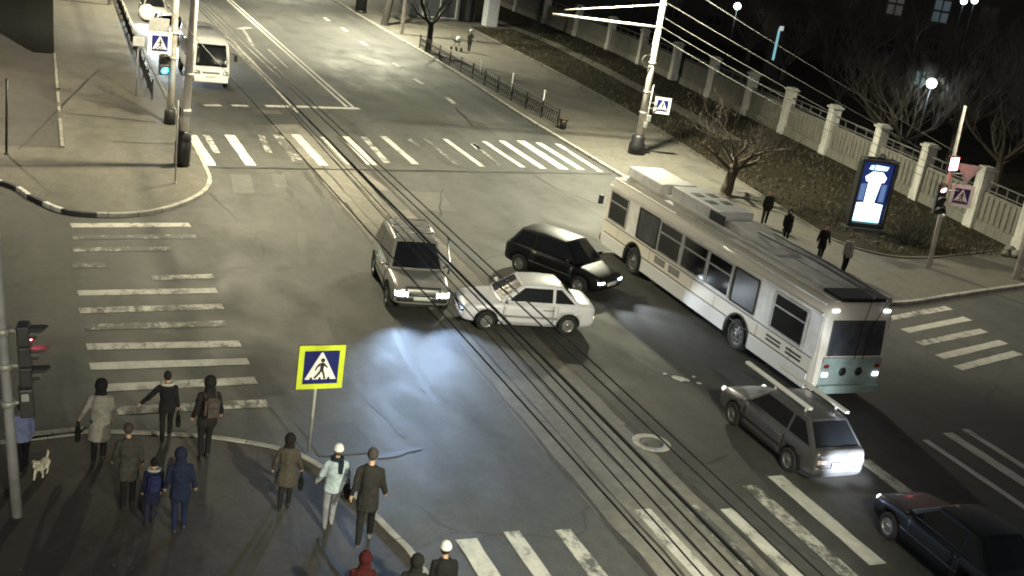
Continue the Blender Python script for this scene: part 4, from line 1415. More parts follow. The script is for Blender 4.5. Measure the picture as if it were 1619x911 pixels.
# the estate with bars on its roof
wg = car('estate_car', 'silver grey hatchback with two long pale bars on its roof beside the trolleybus', (17.62, 20.95), (.0, 1.0), 4.2, 1.60, 1.42, 'grey_car', SEDAN[:1] + [(-.985, .88, .27, .94), (-.93, .94, .23, .96)] + SEDAN[3:], (.95, .28, -1.32, -1.92), .90, (1.27, -1.2), .30, 'steel_rim', 6, 'chrome', 'pale_lens')
for sy, dx in ((1, 0.25), (-1, 0.0)):
    bm = bm_new()
    box(bm, (-.05 + dx, sy * .44, 1.60), (2.75, .12, .07))
    for x in (.25, -1.0):
        box(bm, (x, sy * .44, 1.52), (.06, .05, .12))
    obj('roof_bar', bm, 'sign_white', wg, bevel=.015)
bm = bm_new()
for sy in (1, -1):
    ball(bm, (2.03, sy * .62, .66), .07)
obj('side_lamp', bm, 'head_dim', wg)  # glowing balls stand in for glints on the front corners
# the black car following it
bk = car('saloon_car', 'black saloon at the lower right corner with lit round headlamps', (18.05, 15.4), (.03, 1.0), 4.0, 1.56, 1.38, 'black_car', SEDAN, (.92, .22, -.95, -1.52), .90, (1.28, -1.2), .30, 'rim', 8, 'black', 'tail_red')
for sy, m in ((1, 'head_on'), (-1, 'head_dim')):
    bm = bm_new(); ball(bm, (1.93, sy * .53, .60), .085); obj('round_lamp', bm, m, bk)
spot('headlight_beam', bk, (2.02, .53, .62), (1, -.1, .02), 1600, 55, .8, (.85, .92, 1), .07)
spot('headlight_beam', bk, (2.02, -.53, .62), (1, .1, .02), 1600, 55, .8, (.85, .92, 1), .07)


# ------------------------------------------------------------------ the trolleybus
def side_panels(root, name, quads, mat, x_side, sgn, off, th=.01):
    """flat panels on a flank at y = x_side"""
    for q in quads:
        bm = bm_new()
        prism(bm, q, (0, x_side + sgn * off, 0), (1, 0, 0), (0, 0, 1), (0, sgn, 0), th)
        obj(name, bm, mat, root)


BL, BW, BH = 13.6, 2.45, 2.95
tb = thing('trolleybus', 'long cream and white trolleybus with boxes on its roof crossing the junction', 'trolleybus', (21.08, 23.12, 0), PI / 2)
tb.scale = (.985, .94, 1)
# local x runs from rear (0) to front (BL); local +y is the flank facing the junction
cross = [(-1.22, .42), (-1.22, .9), (-1.22, 2.55), (-1.17, 2.75), (-1.0, 2.89), (-.6, 2.95), (0, 2.97), (.6, 2.95), (1.0, 2.89), (1.17, 2.75), (1.22, 2.55), (1.22, .9), (1.22, .42)]
def bus_sec(x, k=1.0, dz=0.0, dx_top=0.0):
    return [Vector((x + dx_top * max(0, (z - 1.3)) / 1.7, y * k, z - dz * (z > 2.5))) for y, z in cross]
bm = bm_new()
loft(bm, [bus_sec(0.0, .90, .1, .16), bus_sec(.08, .965, .04, .16), bus_sec(.3, 1, 0, .1), bus_sec(1.0), bus_sec(5), bus_sec(9), bus_sec(12.6), bus_sec(BL - .3, 1, 0, -.1), bus_sec(BL - .08, .965, .04, -.18), bus_sec(BL, .9, .1, -.2)])
for f in bm.faces:
    f.smooth = False
body = obj('body', bm, ['troll'], tb)
for p in body.data.polygons:
    p.use_smooth = abs(p.normal.z) > .15 and abs(p.normal.z) < .999
AX = (26.85 - 22.9, 33.75 - 22.9)
cb = bm_new()
for ax_ in AX:
    for sg in (1, -1):
        lathe(cb, [(.62, -.1), (.62, .5)], Matrix.Translation((ax_, sg * 1.0, .48)) @ Matrix.Rotation(PI / 2 * -sg, 4, 'X'), 28)
bmesh.ops.recalc_face_normals(cb, faces=cb.faces)
me = bpy.data.meshes.new('cut'); cb.to_mesh(me); cb.free(); me.materials.append(M['black']); body.data.materials.append(M['black'])
co = bpy.data.objects.new('cut', me); COL.objects.link(co); co.parent = tb
bpy.context.view_layer.update()
b = body.modifiers.new('b', 'BOOLEAN'); b.object = co; b.solver = 'EXACT'; b.material_mode = 'TRANSFER'
evaluated(body); bpy.data.objects.remove(co)
zw0, zw1 = 1.38, 2.42
vx = lambda v: v - 22.9
wins = [(vx(34.65), vx(36.0)), (vx(32.35), vx(33.75)), (vx(30.75), vx(32.2)), (vx(29.1), vx(30.6)), (vx(27.65), vx(29.0)), (vx(26.2), vx(27.5)), (vx(23.75), vx(25.3))]
for sg in (1, -1):
    # dark window band, then panes
    for i, (a, c) in enumerate(wins):
        bm = bm_new(); prism(bm, [(a, zw0), (c, zw0), (c, zw1), (a, zw1)], (0, sg * 1.221, 0), (1, 0, 0), (0, 0, 1), (0, sg, 0), .012)
        w = obj('window', bm, 'hazy_glass' if i in (1, 5) else 'glass', tb, bevel=.0)
        bm = bm_new()
        if i not in (1, 5):
            box(bm, ((a + c) / 2, sg * 1.24, 2.06), (c - a - .04, .02, .045))
        for e in (a, c):
            box(bm, (e, sg * 1.238, (zw0 + zw1) / 2), (.05, .03, zw1 - zw0))
        box(bm, ((a + c) / 2, sg * 1.238, zw0), (c - a, .03, .05)); box(bm, ((a + c) / 2, sg * 1.238, zw1), (c - a, .03, .05))
        obj('window_frame', bm, 'rubber' if i in (1, 5) else 'galv', w)
    # white pillars between window groups
    for a, c in ((vx(33.85), vx(34.55)), (vx(25.38), vx(26.12)), (vx(23.1), vx(23.65))):
        bm = bm_new(); prism(bm, [(a, 1.2), (c, 1.2), (c, 2.5), (a, 2.5)], (0, sg * 1.221, 0), (1, 0, 0), (0, 0, 1), (0, sg, 0), .009); obj('pillar', bm, 'troll_white', tb)
    # eaves gutter, waist rail, skirt
    bm = bm_new(); box(bm, (BL / 2, sg * 1.225, 2.55), (BL - .5, .06, .06)); box(bm, (BL / 2, sg * 1.12, 2.83), (BL - .7, .05, .05)); obj('gutter', bm, 'troll_white', tb, bevel=.01)
    bm = bm_new(); box(bm, (BL / 2, sg * 1.222, 1.27), (BL - .6, .03, .05)); obj('waist_rail', bm, 'greypole', tb)
    segs = [(.35, AX[0] - .66), (AX[0] + .66, AX[1] - .66), (AX[1] + .66, BL - .35)]
    for a, c in segs:
        bm = bm_new(); prism(bm, [(a, .34), (c, .34), (c, .78), (a, .78)], (0, sg * 1.18, 0), (1, 0, 0), (0, 0, 1), (0, sg, 0), .065); obj('skirt', bm, 'troll_skirt', tb, bevel=.02)
    bm = bm_new(); box(bm, (BL / 2, sg * 1.223, .83), (BL - .7, .02, .03)); bmesh.ops.bisect_plane(bm, geom=bm.verts[:] + bm.edges[:] + bm.faces[:], plane_co=(AX[0], 0, 0), plane_no=(1, 0, 0)); 
    obj('trim_line', bm, 'black', tb)
    for x in (1.25, 3.0, 5.4, 6.85, 8.3, 9.75, 12.2):
        bm = bm_new(); box(bm, (x, sg * 1.2225, 1.03), (.014, .008, .36)); obj('panel_joint', bm, 'greypole', tb)
    # louvres
    for (x0, n, m) in ((vx(31.9), 2, 4), (vx(30.9), 2, 4), (vx(25.0), 1, 2), (vx(24.0), 1, 2)):
        bm = bm_new()
        for r_ in range(m):
            box(bm, (x0, sg * 1.226, .98 + .062 * r_ * (1 if m > 2 else 1.9)), (.72, .02, .032 if m > 2 else .06))
        obj('louvre', bm, 'black', tb)
    # wheels
    for ax_ in AX:
        add_wheel(tb, ax_, sg * 1.04, .48, .3, 'steel_rim', 8, 0, sg)
    for ax_ in AX:
        bm = bm_new()
        lathe(bm, [(.63, 0), (.68, 0), (.68, .03), (.63, .03)], Matrix.Translation((ax_, sg * 1.235 - .015, .48)) @ Matrix.Rotation(PI / 2 * -sg, 4, 'X'), 28, close=True)
        bmesh.ops.bisect_plane(bm, geom=bm.verts[:] + bm.edges[:] + bm.faces[:], plane_co=(0, 0, .36), plane_no=(0, 0, -1), clear_outer=True)
        obj('arch_trim', bm, 'dark_metal', tb)
bm = bm_new(); box(bm, (BL / 2, 0, .42), (BL - .6, 2.0, .14)); obj('underframe', bm, 'black', tb)
# rear end
bm = bm_new(); prism(bm, [(-.98, 1.45), (.98, 1.45), (.94, 2.45), (-.94, 2.45)], (-.118, 0, 0), (0, 1, 0), (.094, 0, 1), (-1, 0, 0), .03); obj('rear_window', bm, 'hazy_glass', tb, bevel=.01)
bm = bm_new(); prism(bm, [(-1.08, .5), (1.08, .5), (1.06, 1.4), (-1.06, 1.4)], (.0, 0, 0), (0, 1, 0), (.0, 0, 1), (-1, 0, 0), .02); rp_ = obj('rear_panel', bm, 'troll_teal', tb, bevel=.02)
bm = bm_new(); prism(bm, [(-.5, .75), (.5, .75), (.5, 1.25), (-.5, 1.25)], (-.021, 0, 0), (0, 1, 0), (0, 0, 1), (-1, 0, 0), .012); obj('engine_hatch', bm, 'troll_teal', rp_, bevel=.008)
bm = bm_new()
for y in (-.28, .3):
    lathe(bm, [(.13, 0), (.11, .03), (0, .03)], Matrix.Translation((-.034, y, 1.0)) @ Matrix.Rotation(-PI / 2, 4, 'Y'), 14)
obj('rear_vent', bm, 'dark_metal', rp_)
bm = bm_new(); box(bm, (-.06, 0, .5), (.16, 2.2, .24)); obj('rear_bumper', bm, 'troll_teal', tb, bevel=.03)
for y in (-.92, .92):
    bm = bm_new(); box(bm, (-.04, y, .92), (.04, .2, .12)); obj('tail_light', bm, 'tail_white', tb, bevel=.01)
    bm = bm_new(); box(bm, (.12, y, 2.72), (.06, .22, .08)); obj('marker_light', bm, 'tail_white', tb, bevel=.01)
    bm = bm_new(); box(bm, (-.03, y, 1.16), (.03, .17, .1)); obj('stop_light', bm, 'tail_red', tb, bevel=.01)
# front end (seen only from elsewhere)
bm = bm_new(); prism(bm, [(-1.0, 1.35), (1.0, 1.35), (.95, 2.4), (-.95, 2.4)], (BL + .158, 0, 0), (0, 1, 0), (-.118, 0, 1), (1, 0, 0), .03); obj('windscreen', bm, 'glass', tb, bevel=.01)
for y in (-.9, .9):
    bm = bm_new(); lathe(bm, [(.12, 0), (.1, .04), (0, .05)], Matrix.Translation((BL, y, .85)) @ Matrix.Rotation(PI / 2, 4, 'Y'), 14); obj('headlight', bm, 'head_dim', tb)
bm = bm_new(); box(bm, (BL + .05, 0, .5), (.16, 2.25, .26)); obj('front_bumper', bm, 'black', tb, bevel=.03)
for y in (-1.32, 1.32):
    bm = bm_new(); box(bm, (BL + .12, y, 1.9), (.1, .2, .34)); obj('wing_mirror', bm, 'black', tb, bevel=.02)
# roof gear
bm = bm_new(); box(bm, (BL - 1.65, -.1, 3.14), (2.6, 1.5, .36)); obj('roof_box', bm, 'troll_white', tb, bevel=.07)
bm = bm_new(); box(bm, (vx(31.4), -.1, 3.2), (3.2, 1.35, .5)); rb = obj('roof_box', bm, 'troll_white', tb, bevel=.05)
bm = bm_new()
for x in (vx(31.9), vx(31.0)):
    for y in (-.42, .18):
        box(bm, (x, y, 3.455), (.42, .32, .02))
obj('hatch_grille', bm, 'dark_metal', rb)
bm = bm_new(); box(bm, (vx(29.9), .62, 3.25), (.9, .04, .3)); obj('side_grille', bm, 'dark_metal', rb)
bm = bm_new(); prism(bm, [(vx(29.6), 2.96), (vx(27.0), 2.96), (vx(27.2), 3.14), (vx(29.5), 3.3)], (0, -.75, 0), (1, 0, 0), (0, 0, 1), (0, 1, 0), 1.2); obj('pole_base', bm, 'troll_roof', tb, bevel=.03)
bm = bm_new(); box(bm, (6.5, 0, 2.955), (12.6, 1.9, .05)); obj('roof_skin', bm, 'troll_roof', tb, bevel=.02)
bm = bm_new()
for y in (-.95, .55):
    box(bm, (BL * .42, y, 3.03), (9.5, .09, .1))
obj('roof_walkway', bm, 'troll_white', tb, bevel=.02)
for y, d in ((-.55, 0), (.05, .1)):
    bm = bm_new()
    tube(bm, [(vx(28.3), y, 3.28), (vx(25.5), y, 3.26 + d), (-.3, y + .05, 3.2 + d)], [.045, .04, .03], 8)
    ball(bm, (-.3, y + .05, 3.2 + d), .07)
    obj('trolley_pole', bm, 'greypole', tb)
bm = bm_new(); box(bm, (.55, 0, 3.02), (.9, 1.6, .12)); obj('rear_fairing', bm, 'dark_metal', tb, bevel=.04)
bm = bm_new()
for y in (-.5, .1):
    tube(bm, [(-.28, y, 3.2), (-.12, y * .6, 2.4), (-.1, y * .5, 1.4)], .012, 5)
obj('pole_rope', bm, 'rubber', tb)

# ------------------------------------------------------------------ the minibus waiting at the stop line
mb_ = thing('minibus', 'white minibus waiting at the far stop line behind the signal poles', 'minibus', (9.45, 62.4, 0), -PI / 2)
# local +x is the nose
ms = []
for x, k, zb, zt, tilt in ((-6.6, .9, .5, 2.55, 0), (-6.5, .97, .42, 2.68, 0), (-5, 1, .4, 2.72, 0), (-1.5, 1, .4, 2.72, 0), (-.55, 1, .4, 2.7, -.05), (-.12, .98, .42, 2.6, -.42), (0.06, .93, .45, 2.45, -.62), (.12, .84, .5, 2.35, -.7)):
    w = 1.0 * k
    half = [(0, zb), (w * .9, zb), (w, zb + .15), (w, 1.2), (w * .97, 2.1), (w * .9, zt - .15), (w * .7, zt - .03), (0, zt)]
    sec = [Vector((x + tilt * max(0, z - 1.05) / 1.6, y, z)) for y, z in half]
    ms.append(sec + [Vector((v.x, -v.y, v.z)) for v in sec[-2:0:-1]])
bm = bm_new(); loft(bm, ms); bo = obj('body', bm, 'bus_white', mb_)
mo = bo.modifiers.new('s', 'SUBSURF'); mo.levels = mo.render_levels = 1
evaluated(bo)
bmf = bm_new(); bmf.from_mesh(bo.data); bvh = BVHTree.FromBMesh(bmf)
bm = patch(bvh, (-1, 0, 0), [(-.82, 1.2), (.82, 1.2), (.74, 2.3), (-.74, 2.3)], .012, 10, 6, .04); obj('windscreen', bm, 'glass', mb_)
bm = patch(bvh, (-1, 0, 0), [(-.28, .62), (.28, .62), (.28, .74), (-.28, .74)], .02, 4, 1, .04); obj('number_plate', bm, 'plate', mb_)
bm = patch(bvh, (-1, 0, 0), [(-.45, .82), (.45, .82), (.45, .92), (-.45, .92)], .012, 4, 1, .04); obj('grille', bm, 'greypole', mb_)
for sy in (1, -1):
    bm = patch(bvh, (-1, 0, 0), [(sy * .55, .78), (sy * .88, .78), (sy * .86, .98), (sy * .58, .96)], .012, 3, 2, .04); obj('headlight', bm, 'chrome', mb_)
    for a, c in ((-1.3, -.5), (-2.6, -1.45), (-3.9, -2.75), (-5.2, -4.05), (-6.2, -5.35)):
        bm = patch(bvh, (0, -sy, 0), [(c, 1.25), (a, 1.25), (a, 2.15), (c, 2.15)], .01, 5, 4, .03); obj('side_window', bm, 'glass', mb_)
    bm = bm_new(); box(bm, (.1, sy * 1.2, 1.75), (.1, .18, .34)); m_ = obj('wing_mirror', bm, 'black', mb_, bevel=.03)
    bm = bm_new(); tube(bm, [(-.15, sy * .95, 1.95), (.1, sy * 1.18, 1.95)], .025, 6); obj('mirror_arm', bm, 'black', m_)
    for x in (-.95, -5.2):
        add_wheel(mb_, x, sy * .92, .36, .22, 'steel_rim', 6, 0, sy)
bm = bm_new(); box(bm, (.14, 0, .5), (.14, 1.75, .2)); obj('bumper', bm, 'bus_white', mb_, bevel=.04)
bm = bm_new(); box(bm, (-3, 0, .42), (5.6, 1.7, .14)); obj('underframe', bm, 'black', mb_)
bm = bm_new(); box(bm, (-3.2, 0, 2.74), (.8, .7, .1)); obj('roof_hatch', bm, 'greypole', mb_, bevel=.03)
bmf.free()
# the queue behind it: a lit car whose headlights flood the minibus and the kerb
q = car('queueing_car', 'car with glaring headlights queueing behind the minibus at the top edge', (9.2, 79.0), (.0, -1.0), 4.4, 1.75, 1.5, 'silver', SEDAN, (.92, .22, -.95, -1.52), .90, (1.28, -1.2), .31, 'rim', 6, 'head_on', 'tail_red')
for sy in (1, -1):
    spot('headlight_beam', q, (2.3, sy * .6, .85), (1, -.12 * sy, -.035), 2600, 70, .8, (.8, .92, 1), .12)
q2 = car('queueing_car', 'second queueing car hidden beyond the top edge with headlights lit', (9.0, 88.0), (.0, -1.0), 4.4, 1.75, 1.5, 'suv_car', SEDAN, (.92, .22, -.95, -1.52), .90, (1.28, -1.2), .31, 'rim', 6, 'head_on', 'tail_red')
spot('headlight_beam', q2, (2.3, -.6, .85), (1, -.3, -.05), 1200, 70, .8, (.8, .92, 1), .12)

# ------------------------------------------------------------------ people
def limb(bm, pts, rads, n=10):
    for (p, q, r0, r1) in zip(pts[:-1], pts[1:], rads[:-1], rads[1:]):
        tube(bm, [p, q], [r0, r1], n)
    for p, r in zip(pts, rads):
        ball(bm, p, r, sub=1)


def fuse(name, bm, mats, parent, vox, smooth_it=4, pick=None):
    """one continuous skin from overlapping volumes"""
    o = obj(name, bm, mats, parent)
    r = o.modifiers.new('r', 'REMESH'); r.mode = 'VOXEL'; r.voxel_size = vox
    s = o.modifiers.new('s', 'SMOOTH'); s.factor = .5; s.iterations = smooth_it
    evaluated(o)
    for p in o.data.polygons:
        p.use_smooth = True
        if pick:
            p.material_index = pick(p.center)
    return o


def person(label, foot, head_px, face, coat, trousers, hair, shoes=(.015, .015, .015), hem=.62, step=.16, arms=((.0, 0), (.0, 0)), hat=None, hood=None, collar=None, scarf=None,
           flare=1.0, backpack=None, bag=None, bagcol=(.01, .01, .01), group=None, z0=SW, height=None, bend=0.0, grip=False):
    """arms: (swing forward, spread) for right and left; bag: 'right' / 'left'; returns the root"""
    base = gp(foot[0], foot[1], z0)
    if height is None:
        best = None
        for i in range(120, 200):
            h = i / 100
            q = proj(base + Vector((0, 0, h)))
            e = abs(q[1] - head_px[1])
            if best is None or e < best[0]:
                best = (e, h)
        height = best[1]
    K = height / 1.75
    root = thing('person', label, 'person', base, math.atan2(face[1], face[0]) - PI / 2, group)
    root.scale = (K, K, K)
    root.rotation_euler = (R(random.uniform(-3, 1.5)), R(random.uniform(-2.5, 2.5)), root.rotation_euler[2])
    ht, hs = random.uniform(-.02, .02), random.uniform(-.018, .018)
    # local: faces +y, right hand on +x
    V = lambda x, y, z: Vector((x, y, z))
    bm = bm_new()
    hipz = .92
    legs = []
    for sx, st in ((1, step), (-1, -step)):
        hip = V(sx * .09, 0, hipz)
        ank = V(sx * .085, st, .09 + (max(0, -st) * .28))
        knee = hip.lerp(ank, .52) + V(0, .035 + abs(st) * .22, 0)
        limb(bm, [hip, knee, ank], [.098, .068, .054])
        tilt = max(0, -st) * .5
        limb(bm, [ank + V(0, -.045, -.045), ank + V(0, .10, -.055 - tilt * .2)], [.045, .038])
        ball(bm, ank + V(0, .14, -.06 - tilt * .25), .036, (1, 1.2, .8), 1)
        legs.append((hip, knee, ank))
    lean = bend
    ch = V(0, .06 * lean * 4, 1.28)
    limb(bm, [V(0, 0, .93), V(0, .02 * lean * 4, 1.1), ch, V(0, ch.y + .02, 1.40)], [.115, .108, .112, .075], 12)
    neck0, hd = V(0, ch.y + .02, 1.44), V(ht, ch.y + .05 + lean * .25, 1.62)
    limb(bm, [neck0, hd - V(0, .02, .1)], [.055, .05])
    ball(bm, hd, .1, (.77, .95, 1.16), 3)
    ball(bm, hd + V(0, .045, -.06), .055, (.95, .9, .9), 2)
    ball(bm, hd + V(0, .102, -.012), .016, (.8, 1, 1.3), 1)
    for sx in (1, -1):
        ball(bm, hd + V(sx * .079, -.005, -.012), .022, (.45, .9, 1.3), 1)
    hands = []
    slv = []
    for sx, (sw, spr) in zip((1, -1), arms):
        sh = V(sx * .165, ch.y + .0, 1.385)
        el = sh + V(sx * (.028 + spr * .22), sw * .22 - .02, -.275 + abs(spr) * .06)
        wr_ = el + V(sx * (.01 + spr * .2), .07 + sw * .27, -.235 + abs(sw) * .12 + abs(spr) * .05)
        limb(bm, [sh, el, wr_], [.042, .036, .029])
        d = (wr_ - el).normalized()
        side = V(0, 1, 0)
        palm = wr_ + d * .05
        limb(bm, [wr_, palm + d * .02], [.03, .036], 8)
        nrm = V(-sx, 0, 0)
        curl = 1.0 if grip or (bag == 'right' and sx > 0) or (bag == 'left' and sx < 0) else .45
        for k, (off, ln_) in enumerate(((.03, .06), (.01, .07), (-.012, .066), (-.03, .052))):
            f0 = palm + d * .035 + side * off
            f1 = f0 + d * ln_ * .5 + nrm * .012 * curl
            f2 = f1 + (d * (.5 - .5 * curl) + nrm * .6 * curl).normalized() * ln_ * .5
            limb(bm, [f0, f1, f2], [.0115, .0105, .0095], 6)
        th0 = palm - d * .01 + side * .034
        limb(bm, [th0, th0 + d * .03 + side * .025, th0 + d * .055 + side * .018 + nrm * .02], [.013, .012, .0105], 6)
        hands.append(palm + d * .06)
        slv.append((sh, el, wr_))
    body_m = [M['skin'], cloth('trousers', trousers), plain('shoes', shoes, .6), plain('features', (.03, .02, .02), .5), cloth('hair_cap', hair)]

    def pick(c):
        e = c - hd
        if c.z > 1.44:
            if e.y > .07 and abs(abs(e.x) - .032) < .014 and abs(e.z - .012) < .009:
                return 3
            if e.y > .075 and abs(e.x) < .024 and abs(e.z + .062) < .006:
                return 3
            return 0
        if c.z < .115 and abs(c.x) < .2:
            return 2
        if c.z < 1.0 and abs(c.x) < .2:
            return 1
        return 0
    body = fuse('body', bm, body_m, root, .0105, 3, pick)
    # hair
    if not hood:
        bm = bm_new(); ball(bm, hd + V(0, -.018, .022), .108, (.82, .93, 1.1), 3)
        bmesh.ops.bisect_plane(bm, geom=bm.verts[:] + bm.edges[:] + bm.faces[:], plane_co=hd + V(0, .05, .03), plane_no=V(0, .9, -.55), clear_outer=True)
        for v in bm.verts:
            v.co += (v.co - hd) * .05 * noise.noise(v.co * 30)
        obj('hair', bm, body_m[4], root)
    # coat with sleeves, continuous
    bm = bm_new()
    rows = [(hem, .19 * flare, .145 * flare), (hem + .12, .19 * flare, .142 * flare), (.95, .175, .135), (1.08, .168, .13), (1.22, .185, .145), (1.34, .185, .135), (1.41, .145, .105), (1.465, .085, .08)]
    secs = []
    for z, rx_, ry_ in rows:
        cy = ch.y * max(0, (z - .9) / .4) * 1.0 - .005
        secs.append([V(rx_ * math.cos(a) * (1 + .02 * math.sin(5 * a + z * 9)), cy + ry_ * math.sin(a) * (1 + .03 * math.cos(4 * a + z * 7)), z) for a in [2 * PI * k / 20 for k in range(20)]])
    loft(bm, secs)
    for (sh, el, wr_) in slv:
        limb(bm, [sh - V(0, 0, .012), el, wr_], [.068, .058, .05], 12)
    if collar or scarf:
        pass
    cm = cloth('coat', coat)
    co_ = fuse('coat', bm, cm, root, .016, 5)
    sd_ = random.uniform(0, 50)
    nrm_ = [v.normal.copy() for v in co_.data.vertices]
    for v, nv in zip(co_.data.vertices, nrm_):
        q = v.co
        v.co += nv * (.016 * noise.noise(Vector((q.x * 9, q.y * 9, q.z * 2.6 + sd_))) + .008 * noise.noise(Vector((q.x * 16, q.y * 16, q.z * 14 + sd_))))
    if hood is not None:
        bm = bm_new(); ball(bm, hd + V(0, -.02, .01), .135, (.9, .95, 1.12), 3)
        ball(bm, hd + V(0, -.05, -.14), .1, (1.2, .9, .8), 2)
        fo_ = hd + V(0, .11, -.01)
        for v in bm.verts:
            if (v.co - fo_).length < .075:
                v.co.y -= .05
        fuse('hood', bm, cloth('hood', hood), root, .014, 3)
    if hat is not None:
        bm = bm_new(); ball(bm, hd + V(0, -.012, .045), .112, (.88, .98, .95), 3)
        bmesh.ops.bisect_plane(bm, geom=bm.verts[:] + bm.edges[:] + bm.faces[:], plane_co=hd + V(0, 0, .02), plane_no=V(0, .12, -1), clear_outer=True)
        lathe(bm, [(.098, -.02), (.112, -.01), (.114, .025), (.1, .035)], Matrix.Translation(hd + V(0, -.012, .03)) @ Matrix.Diagonal((.9, 1.0, 1, 1)), 20, close=True)
        if hat[1]:
            ball(bm, hd + V(0, -.02, .165), .035)
        obj('hat', bm, cloth('hat', hat[0], .2), root)
    if collar is not None:
        bm = bm_new(); lathe(bm, [(.09, -.03), (.14, -.02), (.145, .03), (.10, .045)], Matrix.Translation((0, ch.y + .005, 1.455)) @ Matrix.Diagonal((1.15, .95, 1, 1)), 20, close=True)
        for v in bm.verts:
            v.co += Vector((v.co.x, v.co.y, 0)) * .12 * noise.noise(v.co * 25)
        obj('collar', bm, cloth('collar', collar), root)
    if scarf is not None:
        bm = bm_new(); lathe(bm, [(.07, -.04), (.115, -.03), (.12, .03), (.085, .05)], Matrix.Translation((0, ch.y + .01, 1.47)) @ Matrix.Diagonal((1.1, 1, 1, 1)), 18, close=True)
        box(bm, (.06, ch.y - .12, 1.34), (.1, .04, .26))
        obj('scarf', bm, cloth('scarf', scarf), root)
    bpy.context.view_layer.update()
    mw = root.matrix_world.copy()
    out = {'root': root, 'mw': mw, 'hands': hands}
    rot = math.atan2(face[1], face[0]) - PI / 2
    if backpack is not None:
        bm = bm_new()
        box(bm, (0, ch.y - .22, 1.2), (.29, .15, .4))
        bmesh.ops.bevel(bm, geom=bm.edges[:], offset=.05, segments=3, affect='EDGES')
        box(bm, (0, ch.y - .305, 1.12), (.2, .04, .18))
        for sx in (1, -1):
            tube(bm, spline([(sx * .1, ch.y - .16, 1.36), (sx * .115, ch.y - .02, 1.435), (sx * .12, ch.y + .14, 1.32), (sx * .14, ch.y + .06, 1.1), (sx * .13, ch.y - .15, 1.06)], 4), .018, 6)
        for v in bm.verts:
            v.co = mw @ v.co
        c = sum((v.co for v in bm.verts), Vector()) / len(bm.verts)
        for v in bm.verts:
            v.co -= c
        out['pack'] = obj('backpack', bm, cloth('pack', backpack), loc=c)
    if bag is not None:
        h = hands[0 if bag == 'right' else 1]
        bm = bm_new()
        top = h + V(0, 0, -.03)
        box(bm, top + V(0, 0, -.27), (.11, .3, .22))
        bmesh.ops.bevel(bm, geom=bm.edges[:], offset=.03, segments=2, affect='EDGES')
        for dx in (-.03, .03):
            tube(bm, spline([top + V(dx, -.09, -.17), top + V(dx * .5, -.05, -.04), top + V(0, 0, .02), top + V(dx * .5, .05, -.04), top + V(dx, .09, -.17)], 4), .009, 6)
        for v in bm.verts:
            v.co = mw @ v.co
        c = sum((v.co for v in bm.verts), Vector()) / len(bm.verts)
        for v in bm.verts:
            v.co -= c
        out['bag'] = obj('handbag', bm, cloth('bag', bagcol), loc=c)
    return out


DK = (.012, .012, .014)
UPV = (0, 1)
p = person('person in a long pale grey coat with a dark hood at the kerb, back turned', (155, 731), (156, 600), (.05, 1), (.24, .232, .215), DK, (.02, .015, .012), hem=.50, step=.1, hood=(.015, .014, .015), flare=1.05, bag='left', arms=((.1, .05), (.1, .35)))
tag(p['bag'], 'black handbag held out by the person in the pale grey coat', 'bag')
p = person('person in a black coat with a pale fur collar, arm flung out at the kerb', (262, 697), (260, 588), (.1, 1), (.012, .012, .014), DK, (.02, .016, .014), hem=.78, step=.2, collar=(.45, .43, .40), bag='right', arms=((-.1, .1), (-.2, .85)))
tag(p['bag'], 'small black bag carried low by the person with the fur collar', 'bag')
p = person('person in a black hooded jacket with a backpack waiting by the near kerb', (322, 726), (324, 598), (-.15, 1), (.016, .014, .015), DK, DK, hem=.72, step=.07, hood=(.012, .012, .013), backpack=(.06, .048, .045), arms=((.15, .25), (.1, .1)))
tag(p['pack'], 'dull brown backpack worn by the hooded person near the kerb', 'backpack')
person('person in a grey brown coat walking beside the small child, bareheaded', (202, 803), (200, 672), (.0, 1), (.055, .053, .047), DK, (.06, .05, .045), hem=.62, step=.09, arms=((.1, .1), (.3, .15)))
p = person('small child in navy blue walking between two grown-ups with a school bag', (236, 830), (234, 722), (.0, 1), (.012, .014, .04), (.02, .02, .04), (.012, .01, .01), hem=.62, step=.1, collar=(.35, .35, .34), backpack=(.02, .024, .085), height=1.33)
tag(p['pack'], 'blue school bag on the back of the small child', 'backpack')
person('person in a dark navy hooded jacket and blue trousers on the child\'s right', (283, 840), (278, 708), (.1, 1), (.014, .02, .05), (.014, .02, .055), DK, hem=.72, step=.08, hood=(.016, .02, .045), arms=((.1, .15), (.1, .15)), shoes=(.03, .03, .035))
p = person('person in a wide brown grey coat with long dark hair beside the yellow bordered sign', (448, 806), (455, 690), (.25, 1), (.055, .048, .04), DK, (.01, .008, .008), hem=.6, step=.14, hood=(.012, .01, .01), flare=1.28, bag='right', arms=((.2, .2), (.1, .2)))
tag(p['bag'], 'black handbag carried by the person in the wide brown coat', 'bag')
p = person('child in a white knitted hat and pale blue jacket at the kerb corner', (517, 833), (517, 705), (.1, 1), (.34, .41, .46), (.2, .2, .23), (.1, .07, .05), hem=.80, step=.12, hat=((.72, .72, .72), False), scarf=(.012, .02, .035), bag='right', arms=((.45, .3), (.2, .2)), shoes=(.2, .2, .2), bagcol=(.008, .008, .01))
tag(p['bag'], 'black bag held forward by the child in the white hat', 'bag')
person('man in a dark charcoal coat stepping along the kerb right of the white hat', (574, 860), (592, 713), (.35, 1), (.022, .021, .021), (.012, .012, .014), (.05, .045, .042), hem=.66, step=.2, arms=((.2, .15), (-.2, .15)), shoes=(.12, .12, .12), bend=.08)
person('person in black with a white knitted hat cut off by the bottom edge', (687, 1000), (690, 875), (.2, 1), (.012, .012, .013), DK, (.02, .02, .02), hem=.7, step=.1, hat=((.62, .62, .60), False), height=1.72)
